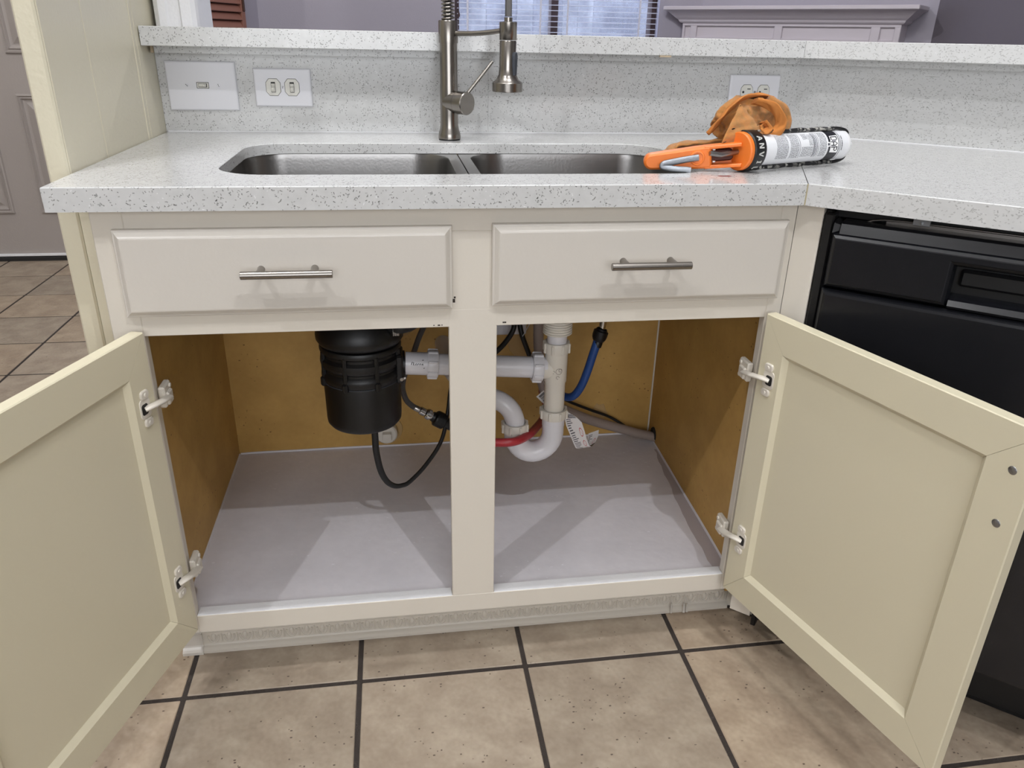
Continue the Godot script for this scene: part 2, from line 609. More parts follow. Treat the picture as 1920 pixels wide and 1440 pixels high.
func _ready() -> void:
	rng.seed = 20
	var cam := Camera3D.new()
	cam.name = "camera"
	cam.fov = rad_to_deg(2.0 * atan(720.0 / 1442.36))
	cam.near = 0.05; cam.far = 60.0
	cam.transform = Transform3D(Basis(Vector3.UP, -0.15556) * Basis(Vector3.RIGHT, -0.42180) * Basis(Vector3.BACK, 0.02189), Vector3(0.6812, 1.1112, 1.1740))
	add_child(cam)
	var env := Environment.new()
	env.background_mode = Environment.BG_COLOR
	env.background_color = rgb(190, 203, 228)
	env.background_energy_multiplier = 10.0
	env.tonemap_mode = Environment.TONE_MAPPER_LINEAR
	env.tonemap_exposure = 0.77
	env.sdfgi_enabled = true; env.ssao_enabled = true; env.ssil_enabled = true
	var we := WorldEnvironment.new()
	we.name = "world"; we.environment = env
	add_child(we)
	make_materials()
	for l in [
		[Vector3(-0.77, 3.50, 1.55), 2.6, Color(0.985, 0.99, 1.0), "ceiling light over the kitchen floor, left of the sink"],
		[Vector3(1.49, 3.50, 1.84), 2.6, Color(0.985, 0.99, 1.0), "ceiling light over the kitchen floor, right of the sink"],
		[Vector3(0.10, 3.50, 0.16), 1.9, Color(0.985, 0.99, 1.0), "ceiling light straight above the left end of the counter"],
		[Vector3(1.34, 3.50, 0.16), 1.9, Color(0.985, 0.99, 1.0), "ceiling light straight above the bend of the counter"],
		[Vector3(-1.3, 2.45, -1.5), 1.12, Color(1.0, 0.985, 0.97), "unseen ceiling light placed to light the hall in front of the panelled door"],  # out of view, placed to light the hall door and tiles
		[Vector3(1.5, 2.45, -2.6), 1.5, Color(0.96, 0.97, 1.0), "unseen ceiling light placed to light the living room beyond the bar ledge"]]:  # out of view, placed to light the living room walls and counter top
		unseen_ceiling_light(l[0], l[1], l[2], l[3])
	unseen_window()
	room()
	floor_tiles()
	hall_door()
	living_room()
	counter()
	cabinet()
	dishwasher()
	sink()
	faucet()
	wall_plates()
	disposer()
	drain()
	hoses()
	caulk_gun()
	towel()

func unseen_ceiling_light(at: Vector3, energy: float, col: Color, label: String) -> void:
	var t := thing("unseen_ceiling_light", label, "light", Vector3(at.x, CH, at.z))
	part(t, "base", MB.new().lathe(v2([0.0, at.y - CH + 0.034, 0.02, at.y - CH + 0.034, 0.022, minf(at.y - CH + 0.11, -0.03), 0.006, minf(at.y - CH + 0.12, -0.025), 0.006, -0.022, 0.06, -0.02, 0.065, 0.0, 0.0, 0.0]), Vector3(at.x, CH, at.z), Vector3.UP, 24), M.plate)
	var pr := PackedVector2Array()
	for k in 13:
		var a := -PI / 2 + PI * k / 12
		pr.append(Vector2(maxf(cos(a), 0.0) * 0.032, sin(a) * 0.036))
	part(t, "bulb", MB.new().lathe(pr, at, Vector3.UP, 20, 60), M.bulb)
	var o := OmniLight3D.new()
	o.name = "lamp"
	o.light_energy = energy; o.light_color = col; o.light_size = 0.016 if at.y > 2.0 else 0.03
	o.omni_range = 9.0; o.omni_attenuation = 2.0; o.shadow_enabled = true
	t.add_child(o)
	o.position = at - t.position

func unseen_window() -> void:
	# unseen glowing window behind the viewer, placed to light the cabinet front and inside
	var w := thing("window_2", "unseen glowing window behind the viewer, placed to light the sink cabinet", "window", Vector3(0.6, 0.9, 3.55))
	w.set_meta("kind", "structure")
	var f := MB.new()
	for q in [[-0.56, 0.86, 1.76, 0.92], [-0.56, 2.20, 1.76, 2.26], [-0.56, 0.92, -0.50, 2.20], [1.70, 0.92, 1.76, 2.20], [0.575, 0.92, 0.625, 2.20]]:
		f.span(Vector3(q[0], q[1], 3.50), Vector3(q[2], q[3], 3.55), 0.004)
	part(w, "window_frame", f, M.white_paint)
	part(w, "pane", box(Vector3(-0.50, 0.92, 3.530), Vector3(0.575, 2.20, 3.536)), M.window_glow)
	part(w, "pane", box(Vector3(0.625, 0.92, 3.530), Vector3(1.70, 2.20, 3.536)), M.window_glow)
	var l := AreaLight3D.new()
	l.name = "window_glow"
	l.area_size = Vector2(2.2, 1.26)
	l.light_energy = 4.4; l.light_color = Color(0.985, 0.99, 1.0)
	l.area_range = 12.0; l.area_attenuation = 2.0; l.shadow_enabled = true
	w.add_child(l)
	l.position = Vector3(0.6, 1.56, 3.495) - w.position

# ---------- the setting ----------
func room() -> void:
	var c := MB.new()
	c.span(Vector3(-2.8, CH, -4.7), Vector3(5.6, CH + 0.15, 3.7))
	struct("ceiling", c, M.ceiling, "plain white ceiling over kitchen, hall and living room", "ceiling")
	struct("wall_left", box(Vector3(-2.8, -0.05, -4.7), Vector3(-2.65, CH, 3.7)), M.room_wall, "plain wall along the far left of the hall", "wall")
	struct("wall_front", box(Vector3(-2.65, -0.05, 3.55), Vector3(5.6, CH, 3.7)), M.room_wall, "plain kitchen wall facing the sink, round the unseen window", "wall")
	struct("wall_right", box(Vector3(5.45, -0.05, -4.7), Vector3(5.6, CH, 3.55)), M.room_wall, "plain outer wall beyond the dark grey wall", "wall")
	# living room: window wall with its opening, angled chimney wall, dark wall, angled wall with the shutters
	var w := MB.new()
	w.span(Vector3(-2.65, -0.05, -4.7), Vector3(1.13, CH, -4.5))
	w.span(Vector3(2.54, -0.05, -4.7), Vector3(5.45, CH, -4.5))
	w.span(Vector3(1.13, -0.05, -4.7), Vector3(2.54, 0.85, -4.5))
	w.span(Vector3(1.13, 2.2, -4.7), Vector3(2.54, CH, -4.5))
	struct("wall_back", w, M.lavender, "lavender living room wall around the blinds", "wall")
	var d := Vector3(0.7071, 0, 0.7071)
	var f := Vector3(2.834, 0, -4.512)
	var t := Transform3D(Basis(d, Vector3.UP, Vector3(0.7071, 0, -0.7071)), f)
	struct("wall_chimney", MB.new().stack(v2([0, -0.05, 1.508, -0.05, 1.508, CH, 0, CH]), [[0, 0.0], [0, 0.12]], t), M.lavender, "lavender wall carrying the white mantel", "wall")
	struct("wall_dark", box(Vector3(3.899, -0.05, -3.447), Vector3(4.03, CH, -0.6)), M.dark_grey, "dark grey wall to the right of the mantel", "wall")
	var e := Vector3(-0.342, 0, 0.940)
	t = Transform3D(Basis(e, Vector3.UP, Vector3(-0.940, 0, -0.342)), Vector3(-0.137, 0, -4.5))
	struct("wall_angled", MB.new().stack(v2([0, -0.05, 1.40, -0.05, 1.40, CH, 0, CH]), [[0, 0.0], [0, 0.10]], t), M.lavender, "lavender wall behind the brown shutters", "wall")
	var h := MB.new()
	h.span(Vector3(-2.65, -0.05, -3.25), Vector3(-1.66, CH, -3.1))
	h.span(Vector3(-0.70, -0.05, -3.25), Vector3(-0.52, CH, -3.1))
	h.span(Vector3(-1.66, 2.05, -3.25), Vector3(-0.70, CH, -3.1))
	struct("wall_hall", h, M.room_wall, "hall wall around the taupe panelled door", "wall")
	# half wall under the ledge
	var k := MB.new()
	k.span(Vector3(0.205, 0.0, -0.82), Vector3(1.632, 1.084, -0.672))
	struct("wall_bar", k, M.room_wall, "half wall behind the backsplash of the sink", "wall")
	var b := Vector3(1.642, 0, -0.672)
	t = Transform3D(Basis(UX, Vector3.UP, -UN), b)
	struct("wall_bar_angled", MB.new().stack(v2([0, 0, 1.7, 0, 1.7, 1.084, 0, 1.084]), [[0, 0.0], [0, 0.15]], t), M.room_wall, "half wall behind the angled backsplash on the right", "wall")
	# thin end wall left of the counter, with its boards
	var p := struct("wall_pillar", box(Vector3(0.172, 0, -0.85), Vector3(0.2018, CH, -0.088), 0.003), M.pillar, "cream painted end wall at the left of the counter", "wall")
	part(p, "board", box(Vector3(0.190, 0.0, -0.262), Vector3(0.2030, CH, -0.094), 0.001), M.pillar)
	part(p, "board", box(Vector3(0.190, 0.875, -0.512), Vector3(0.2028, CH, -0.2635), 0.002), M.pillar)
	part(p, "board", box(Vector3(0.190, 0.875, -0.5135), Vector3(0.2032, CH, -0.535), 0.003), M.pillar)
	part(p, "board", box(Vector3(0.190, 0.875, -0.5365), Vector3(0.2025, CH, -0.68), 0.002), M.pillar)
	part(p, "filler", box(Vector3(0.2032, 0.0, -0.12), Vector3(0.247, 0.879, -0.0882), 0.001), M.pillar)
	# white casing standing on the ledge
	var cs := MB.new()
	var prof := v2([0.212, -0.66, 0.222, -0.652, 0.236, -0.652, 0.240, -0.656, 0.262, -0.656, 0.266, -0.650, 0.286, -0.650, 0.294, -0.657, 0.297, -0.668, 0.297, -0.80, 0.212, -0.80])
	cs.stack(prof, [[0, 1.1205], [0, CH]], Transform3D(Basis(Vector3.RIGHT, Vector3.BACK, Vector3.UP), Vector3.ZERO))
	struct("trim_1", cs, M.white_paint, "fluted white casing standing on the left end of the ledge", "trim")

func floor_tiles() -> void:
	var f := struct("floor", box(Vector3(-2.65, -0.05, -4.7), Vector3(5.45, -0.0018, 3.55)), M.grout, "tan ceramic tile floor with dark grout", "floor")
	var sizes := {}
	var x0 := 0.2625 - 8 * TILE
	var z0 := 0.053 - 10 * TILE
	for i in 20:
		for j in 15:
			var x := x0 + i * TILE
			var z := z0 + j * TILE
			var a := Vector2(x + 0.0045, z + 0.0045)
			var b := Vector2(x + TILE - 0.0045, z + TILE - 0.0045)
			if a.x > 3.3 or (a.y < -0.75 and a.x > 0.2) or (a.x > 0.2 and b.y < -0.1 and b.x < 1.4):
				continue
			if a.x < 0.17 and b.x > 0.17 and b.y < -0.1: b.x = 0.17
			if b.y < -3.1 : continue
			var s := Vector2(b.x - a.x, b.y - a.y).snapped(Vector2(0.001, 0.001))
			if not sizes.has(s):
				sizes[s] = MB.new().box(Vector3(0, -0.006, 0), Vector3(s.x, 0.012, s.y), 0.0014).mesh()
			var o := mi("tile", sizes[s], M.tiles[rng.randi() % 4], f, Vector3((a.x + b.x) / 2, rng.randf_range(-0.0004, 0.0002), (a.y + b.y) / 2))
			o.rotation.y = 0.0

func hall_door() -> void:
	var d := struct("door_1", box(Vector3(-1.645, 0.022, -3.145), Vector3(-0.705, 2.045, -3.104), 0.002), M.door_paint, "taupe six-panel door at the end of the hall", "door")
	for row in [[0.245, 0.822], [1.0, 1.56], [1.68, 1.90]]:
		for col in [[-1.525, -1.238], [-1.112, -0.825]]:
			var p := MB.new()
			var c := [Vector3(col[0], row[0], -3.104), Vector3(col[1], row[0], -3.104), Vector3(col[1], row[1], -3.104), Vector3(col[0], row[1], -3.104)]
			for k in 4:
				var i0 := Vector3([1, -1, -1, 1][k], [1, 1, -1, -1][k], 0)
				var i1 := Vector3([1, -1, -1, 1][(k + 1) % 4], [1, 1, -1, -1][(k + 1) % 4], 0)
				p.mitre(c[k], c[(k + 1) % 4], i0, i1, Vector3.BACK, v2([0, 0, 0.003, 0.011, 0.010, 0.013, 0.015, 0.006, 0.018, 0.006, 0.022, 0.012, 0.028, 0.002, 0.036, 0.0]))
			var m := part(d, "moulding", p, M.door_paint)
			var r := v2([col[0] + 0.042, row[0] + 0.042, col[1] - 0.042, row[0] + 0.042, col[1] - 0.042, row[1] - 0.042, col[0] + 0.042, row[1] - 0.042])
			part(d, "panel", MB.new().stack(r, [[0, -3.104], [0.030, -3.090], [0.032, -3.0895]], Transform3D.IDENTITY), M.door_paint)
	part(d, "door_sweep", box(Vector3(-1.645, 0.024, -3.106), Vector3(-0.705, 0.036, -3.088), 0.002), M.white_paint)
	part(d, "threshold", box(Vector3(-1.66, -0.004, -3.20), Vector3(-0.70, 0.021, -3.085), 0.003), M.slot)

func living_room() -> void:
	# window
	var w := thing("window_1", "brown framed window behind the white blinds", "window", Vector3(1.83, 0.85, -4.6))
	w.set_meta("kind", "structure")
	part(w, "window_frame", MB.new().span(Vector3(1.13, 0.85, -4.66), Vector3(1.165, 2.2, -4.56), 0.003).span(Vector3(2.505, 0.85, -4.66), Vector3(2.54, 2.2, -4.56), 0.003).span(Vector3(1.165, 0.85, -4.66), Vector3(2.505, 0.90, -4.56), 0.003).span(Vector3(1.165, 2.15, -4.66), Vector3(2.505, 2.2, -4.56), 0.003), M.window_brown)
	part(w, "mullion", box(Vector3(1.795, 0.90, -4.66), Vector3(1.845, 2.15, -4.56), 0.003), M.window_brown)
	for k in 2:
		part(w, "pane", box(Vector3([1.165, 1.845][k], 0.90, -4.613), Vector3([1.795, 2.505][k], 2.15, -4.609)), M.glass)
	# blinds
	var b := thing("window_blind", "open white horizontal slat blind over the far window", "blind", Vector3(1.83, 0.87, -4.47))
	var slat := MB.new()
	var G := []
	for side in [-1.0, 1.0]:
		for q in [0, 1]:
			pass
	var sp := v2([-0.024, -0.0015, -0.012, 0.001, 0.0, 0.002, 0.012, 0.001, 0.024, -0.0015, 0.024, -0.003, 0.012, -0.0012, 0.0, -0.0002, -0.012, -0.0012, -0.024, -0.003])
	slat.stack(sp, [[0, -0.685], [0, 0.685]], Transform3D(Basis(Vector3.BACK, Vector3.UP, Vector3.RIGHT), Vector3.ZERO))
	var sm := slat.mesh()
	for k in 39:
		var o := mi("slat", sm, M.blind, b, Vector3(0.0, 0.020 + k * 0.0333, 0.0))
		o.rotation.x = 0.02
	for x in [1.21, 1.70, 1.885, 2.385]:
		part(b, "ladder_cord", MB.new().span(Vector3(x - 0.006, 0.875, -4.440), Vector3(x + 0.006, 2.19, -4.438)).span(Vector3(x + 0.008, 0.875, -4.4975), Vector3(x + 0.014, 2.19, -4.4955)), M.blind)
	part(b, "head_rail", box(Vector3(1.14, 2.17, -4.497), Vector3(2.525, 2.215, -4.44), 0.003), M.blind)
	part(b, "bottom_rail", box(Vector3(1.145, 0.865, -4.493), Vector3(2.515, 0.882, -4.445), 0.003), M.blind)
	part(b, "cord_tassel", MB.new().tube(v3([1.153, 2.15, -4.434, 1.153, 1.27, -4.434]), 0.0012, 6).lathe(v2([0.0, 0.0, 0.006, 0.0, 0.008, 0.012, 0.003, 0.035, 0.0, 0.036]), Vector3(1.153, 1.235, -4.434), Vector3.UP, 10), M.window_brown)
	# fence outside
	var fe := thing("fence", "pale board fence outside the far window", "fence", Vector3(2.2, 0, -6.6))
	for k in 28:
		var x := 0.3 + k * 0.143
		part(fe, "board", box(Vector3(x, 0, -6.625), Vector3(x + 0.1428, 2.4, -6.595 + rng.randf_range(-0.008, 0.004)), 0.002), M.fence if rng.randf() < 0.55 else M.fence_b)
	part(fe, "rail", box(Vector3(0.3, 1.9, -6.66), Vector3(4.3, 1.99, -6.626)), M.fence)
	struct("ground", box(Vector3(-3, -0.2, -9.0), Vector3(7, -0.06, -4.7)), M.grass, "ground outside between the far window and the fence", "ground")
	# mantel on the angled wall: local x along the wall, y up, z out
	var O := Vector3(2.66, 0, -4.46)
	var ax := Vector3(0.7071, 0, 0.7071)
	var oz := Vector3(-0.7071, 0, 0.7071)
	# the photographed front plane is the plane of O; the wall lies 0.16 behind it
	var m := thing("mantel", "white fireplace mantel with crown shelf and recessed panels", "mantel", Vector3(3.2, 0, -3.92))
	var T := Transform3D(Basis(ax, Vector3.UP, oz), O + oz * 0.0)
	var bx := func(a: Vector3, c: Vector3, bev := 0.0) -> MB:
		var mid := (a + c) * 0.5
		return MB.new().box(T * mid, (c - a).abs(), bev, T.basis)
	var depth := -0.158
	part(m, "shelf", bx.call(Vector3(-0.055, 1.310, depth - 0.02), Vector3(1.545, 1.334, 0.115), 0.004), M.mantel)
	var crown := MB.new()
	var cp := v2([0.0, 1.232, 0.012, 1.236, 0.020, 1.244, 0.024, 1.254, 0.040, 1.266, 0.066, 1.290, 0.082, 1.304, 0.095, 1.310, 0.0, 1.310])
	# front run and the two returns, mitred
	var xa := 0.045
	var xb := 1.445
	for run in 3:
		var R := []
		for e in 2:
			var ring := []
			for q in cp:
				var pt := Vector3.ZERO
				if run == 0: pt = Vector3(xa - q.x if e == 0 else xb + q.x, q.y, q.x)
				elif run == 1: pt = Vector3(xa - q.x, q.y, q.x if e == 0 else depth)
				else: pt = Vector3(xb + q.x, q.y, q.x if e == 0 else depth)
				ring.append(T * pt)
			R.append(ring)
		var inside := T * Vector3(0.745, 1.30, -0.02)
		for j in cp.size():
			var j2 := (j + 1) % cp.size()
			crown.quad(R[0][j], R[0][j2], R[1][j2], R[1][j], inside)
	part(m, "crown_moulding", crown, M.mantel)
	part(m, "frieze", bx.call(Vector3(xa, 0.95, depth), Vector3(xb, 1.236, -0.016), 0.0), M.mantel)
	# raised rails round the four recessed panels
	var cols := [[xa, 0.062], [0.106, 0.150], [0.686, 0.738], [1.276, 1.330], [1.410, xb]]
	for c in cols:
		part(m, "stile", bx.call(Vector3(c[0], 0.95, -0.017), Vector3(c[1], 1.236, 0.0), 0.003), M.mantel)
	part(m, "top_rail", bx.call(Vector3(xa, 1.216, -0.017), Vector3(xb, 1.236, 0.001), 0.003), M.mantel)
	for c in [[0.062, 0.106], [0.150, 0.686], [0.738, 1.276], [1.330, 1.410]]:
		part(m, "bottom_rail", bx.call(Vector3(c[0], 1.08, -0.017), Vector3(c[1], 1.150, -0.001), 0.003), M.mantel)
	part(m, "leg", bx.call(Vector3(xa, 0.0, depth), Vector3(0.16, 0.95, 0.0), 0.002), M.mantel)
	part(m, "leg", bx.call(Vector3(1.30, 0.0, depth), Vector3(xb, 0.95, 0.0), 0.002), M.mantel)
	# shutters on the angled wall
	var e := Vector3(-0.342, 0, 0.940)
	var n := Vector3(0.940, 0, 0.342)
	var S := Transform3D(Basis(e, Vector3.UP, n), Vector3(-0.137, 0, -4.5))
	var s := thing("window_shutter", "brown louvered window shutter behind the white casing", "shutter", S * Vector3(0.7, 0.95, 0.03))
	var sb := func(a: Vector3, c: Vector3, bev := 0.002) -> MB:
		return MB.new().box(S * ((a + c) * 0.5), (c - a).abs(), bev, S.basis)
	part(s, "stile", sb.call(Vector3(0.22, 0.95, 0.002), Vector3(0.262, 2.2, 0.034)), M.shutter)
	part(s, "stile", sb.call(Vector3(1.20, 0.95, 0.002), Vector3(1.25, 2.2, 0.034)), M.shutter)
	part(s, "rail", sb.call(Vector3(0.262, 0.95, 0.002), Vector3(1.20, 1.0, 0.034)), M.shutter)
	part(s, "rail", sb.call(Vector3(0.262, 2.15, 0.002), Vector3(1.20, 2.2, 0.034)), M.shutter)
	part(s, "backing", sb.call(Vector3(0.262, 1.0, 0.001), Vector3(1.20, 2.15, 0.006), 0.0), M.shutter_dark)
	var lv := MB.new().box(Vector3.ZERO, Vector3(0.936, 0.048, 0.007), 0.003).mesh()
	for k in 26:
		var o := mi("louver", lv, M.shutter, s)
		o.transform = Transform3D(S.basis * Basis(Vector3.RIGHT, -0.55), S * Vector3(0.731, 1.026 + k * 0.0440, 0.022) - s.position)
	part(s, "tilt_knob", sb.call(Vector3(0.235, 1.23, 0.034), Vector3(0.25, 1.33, 0.046), 0.004), M.shutter_dark)

# ---------- counter, ledge ----------
func counter() -> void:
	var flat := Transform3D(Basis(Vector3.RIGHT, Vector3.BACK, Vector3.UP), Vector3.ZERO)
	var hole := rrect(0.8125, -0.265, 0.4075, 0.193, 0.085, 10)
	var lf := PackedVector2Array()   # left half of the hole, from the front middle round to the back middle
	var rt := PackedVector2Array()
	for p in hole:
		if p.x > 0.8125: rt.append(p)
		else: lf.append(p)
	# rrect runs: right back? it starts at +x and turns towards +y (here +z, the front): quarter 0 is right front
	var left := v2([0.2042, -0.648, 0.205, 0.03, 0.8125, 0.03, 0.8125, -0.072])
	for p in lf: left.append(p)
	left.append_array(v2([0.8125, -0.458, 0.8125, -0.648]))
	var rb := []
	for q in hole.size():
		rb.append(hole[q])
	var r_front := []
	var r_back := []
	for p in rt:
		if p.y > -0.265: r_front.append(p)
		else: r_back.append(p)
	var right := v2([0.8125, -0.648, 0.8125, -0.458])
	for p in r_back: right.append(p)
	for p in r_front: right.append(p)
	right.append_array(v2([0.8125, -0.072, 0.8125, 0.03, 1.3215, 0.03, 1.632, -0.648]))
	var L := [[0, 0.894], [0, 0.9128], [0.0012, 0.914]]
	var c := thing("countertop", "white speckled quartz countertop with the sink cut into it", "countertop", Vector3(0.81, 0.894, -0.3))
	var nl := left.size()
	var main := MB.new()
	main.stack(left, L, flat, [2, nl - 2], true)
	var nr := right.size()
	main.stack(right, L, flat, [0, nr - 4, nr - 2], true)
	main.span(Vector3(0.2053, 0.880, 0.004), Vector3(1.3215, 0.8942, 0.03))
	part(c, "slab", main, M.quartz)
	part(c, "stain", MB.new().stack(rrect(1.215, -0.043, 0.012, 0.005, 0.0049), [[0, 0.9138], [0.001, 0.91425]], flat), M.red_stain, "dark red smear on the quartz")
	var a0 := Vector2(1.3225, 0.0305)
	var a1 := Vector2(1.633, -0.648)
	var u := Vector2(UX.x, UX.z)
	var poly := PackedVector2Array([a0, a0 + u * 1.7, a1 + u * 1.7, a1])
	var c2 := thing("countertop", "speckled quartz countertop running off at an angle over the black dishwasher", "countertop", Vector3(1.9, 0.894, 0.0))
	var b2 := MB.new()
	b2.stack(poly, L, flat, [3])
	b2.stack(PackedVector2Array([a0, a0 + u * 1.7, a0 + u * 1.7 + Vector2(0.669, -0.743) * 0.026, a0 + Vector2(0.010, -0.022)]), [[0, 0.880], [0, 0.8942]], flat, [3])
	part(c2, "slab", b2, M.quartz)
	part(c2, "seam_caulk", MB.new().box(Vector3(1.3222, 0.897, 0.0295), Vector3(0.0022, 0.0325, 0.003)), M.old_caulk)
	# backsplash
	var bs := thing("backsplash", "tall speckled quartz backsplash behind the faucet and switches", "backsplash", Vector3(0.9, 0.914, -0.66))
	part(bs, "panel", box(Vector3(0.203, 0.9142, -0.670), Vector3(0.8985, 1.0835, -0.648)), M.quartz)
	part(bs, "panel", box(Vector3(0.8988, 0.9142, -0.670), Vector3(1.640, 1.0835, -0.6478)), M.quartz)
	part(bs, "caulk_bead", MB.new().tube(v3([0.207, 0.9145, -0.6475, 1.63, 0.9145, -0.6475]), 0.0022, 8), M.white_paint)
	var bt := Transform3D(Basis(UX, Vector3.UP, UN), Vector3(1.632, 0, -0.648))
	var bs2 := thing("backsplash", "speckled quartz backsplash behind the angled counter on the right", "backsplash", Vector3(2.2, 0.914, -0.14))
	part(bs2, "panel", MB.new().stack(v2([0.0, 0.9142, 1.7, 0.9142, 1.7, 1.0835, 0.0, 1.0835]), [[0, -0.02], [0, 0.0]], bt), M.quartz)
	part(bs2, "caulk_bead", MB.new().tube(PackedVector3Array([bt * Vector3(0.0, 0.9145, 0.0005), bt * Vector3(1.7, 0.9145, 0.0005)]), 0.0022, 8), M.white_paint)
	# ledge
	var le := thing("bar_ledge", "raised speckled quartz bar ledge above the backsplash", "ledge", Vector3(0.9, 1.084, -0.7))
	var f0 := Vector2(1.588, -0.556)
	var f1 := Vector2(1.730, -0.860)
	var lp := PackedVector2Array([Vector2(0.2045, -0.556), f0, f1, Vector2(0.2105, -0.86), Vector2(0.2105, -0.645), Vector2(0.2045, -0.645)])
	var LL := [[0.0012, 1.0845], [0, 1.0857], [0, 1.1188], [0.0012, 1.120]]
	part(le, "slab", MB.new().stack(lp, LL, flat, [1]), M.quartz)
	part(le, "support_strip", box(Vector3(0.2125, 1.071, -0.6475), Vector3(1.61, 1.0843, -0.612)), M.quartz)
	part(le, "support_end", box(Vector3(0.207, 1.071, -0.646), Vector3(0.2122, 1.0843, -0.606)), M.wood_raw, "bare wood end")
	part(le, "shim", box(Vector3(1.258, 1.0815, -0.560), Vector3(1.283, 1.0846, -0.5535)), M.wood_raw, "thin wood shim under the slab")
	var le2 := thing("bar_ledge", "raised quartz ledge above the angled backsplash on the right", "ledge", Vector3(2.2, 1.084, -0.2))
	part(le2, "slab", MB.new().stack(PackedVector2Array([f0 + Vector2(0.0006, 0), f0 + u * 1.8, f1 + u * 1.8, f1 + Vector2(0.0006, 0)]), LL, flat, [3]), M.quartz)
	part(le2, "support_strip", MB.new().stack(v2([-0.02, 1.071, 1.7, 1.071, 1.7, 1.0843, -0.02, 1.0843]), [[0, 0.0005], [0, 0.036]], bt), M.quartz)

# ---------- cabinet ----------
const XA := 0.2936
const XB := 0.7600
const XC := 0.8384
const XD := 1.3018
const YT := 0.6838
const YB := 0.1405

func bar_pull(parent: Node, xa: float, xb: float, y: float, pa: float, pb: float) -> void:
	var h := part(parent, "handle", MB.new().lathe(v2([0.0, 0.0, 0.0054, 0.0, 0.006, 0.0006, 0.006, xb - xa - 0.0006, 0.0054, xb - xa, 0.0, xb - xa]), Vector3(xa, y, 0.050), Vector3.RIGHT, 20), M.nickel, "brushed metal bar pull")
	for x in [pa, pb]:
		h = part(parent, "handle_post", MB.new().lathe(v2([0.0058, 0.0, 0.0052, 0.004, 0.0052, 0.032]), Vector3(x, y, 0.018), Vector3.BACK, 16), M.nickel)

func hinge(door: Node, D: Transform3D, s: float, y: float, block: Vector3, hand: float) -> void:
	# D: x along the door, y up, z out of its inner face
	var b := MB.new()
	for dy in [0.022, -0.024]:
		b.stack(rrect(s, y + dy, 0.0095, 0.0068, 0.005, 4), [[0, -0.001], [0, 0.0022], [0.0012, 0.0034]], D)
		b.lathe(v2([0.0032, 0.0, 0.0028, 0.0012, 0.0, 0.0014]), D * Vector3(s, y + dy, 0.0034), D.basis.z, 10)
		part(door, "hinge_tab", b, M.frame)
		b = MB.new()
	b.stack(rrect(s + 0.002, y, 0.0125, 0.0165, 0.007, 5), [[0, -0.001], [0.0006, 0.0014]], D)
	part(door, "hinge_plate", b, M.frame)
	b = MB.new()
	b.box(block, Vector3(0.011, 0.036, 0.036), 0.0025)
	b.box(block + Vector3(-hand * 0.007, -0.004, 0.002), Vector3(0.006, 0.022, 0.022), 0.002)
	for dy in [0.011, -0.013]:
		b.lathe(v2([0.004, 0.0, 0.0036, 0.0022, 0.0, 0.0026]), block + Vector3(-hand * 0.0055, dy, -0.010), Vector3(-hand, 0, 0), 10)
	part(door, "hinge_block", b, M.frame, "painted-over hinge block")
	var m := MB.new()
	var p0 := D * Vector3(s + 0.004, y - 0.001, 0.001)
	var p1 := D * Vector3(s - 0.008, y + 0.001, 0.008)
	var p3 := block + Vector3(-hand * 0.009, 0.0, 0.012)
	m.tube(curve(PackedVector3Array([p0, p1, (p1 + p3) * 0.5 + Vector3(-hand * 0.002, 0, 0), p3]), 4), 0.0076, 10, true, 0.5, Vector3.UP)
	part(door, "hinge_arm", m, M.frame)
	var k := MB.new()
	k.stack(rrect(s + 0.004, y - 0.001, 0.0075, 0.009, 0.004, 4), [[0, 0.0006], [0.0003, 0.0019]], D)
	part(door, "hinge_cup", k, M.slot, "dark hinge cup")
	part(door, "hinge_spring", MB.new().box(D * Vector3(s + 0.0015, y - 0.001, 0.0022), Vector3(0.006, 0.008, 0.003), 0.001, D.basis), M.chrome)

func leaf(cab: Node3D, D: Transform3D, label: String) -> MeshInstance3D:
	# shaker leaf seen from inside: recessed panel with four mitred members
	var W := 0.474
	var y0 := 0.1275
	var y1 := 0.6985
	var T := 0.019
	var fw := 0.058
	var lw := 0.050 / fw      # hinge stile
	var rw := 0.060 / fw      # free stile
	var d := part(cab, "door", MB.new().stack(v2([0.053, y0 + fw + 0.004, W - 0.063, y0 + fw + 0.004, W - 0.063, y1 - fw - 0.004, 0.053, y1 - fw - 0.004]), [[0, -0.0165], [0, -0.0085]], D), M.cream, label)
	var c := [Vector3(0, y0, 0), Vector3(W, y0, 0), Vector3(W, y1, 0), Vector3(0, y1, 0)]
	var pr := v2([0.0, -T, 0.0, -0.0015, 0.0015, 0.0, fw, 0.0, fw + 0.0085, -0.0085, fw + 0.0085, -T])
	for k in 4:
		var i0 := D.basis * Vector3([lw, -rw, -rw, lw][k], [1, 1, -1, -1][k], 0)
		var i1 := D.basis * Vector3([lw, -rw, -rw, lw][(k + 1) % 4], [1, 1, -1, -1][(k + 1) % 4], 0)
		var e: Vector3 = (c[(k + 1) % 4] - c[k]).normalized() * 0.00025
		part(d, ["rail", "stile", "rail", "stile"][k], MB.new().mitre(D * (c[k] + e), D * (c[(k + 1) % 4] - e), i0, i1, D.basis.z, pr), M.cream)
	return d

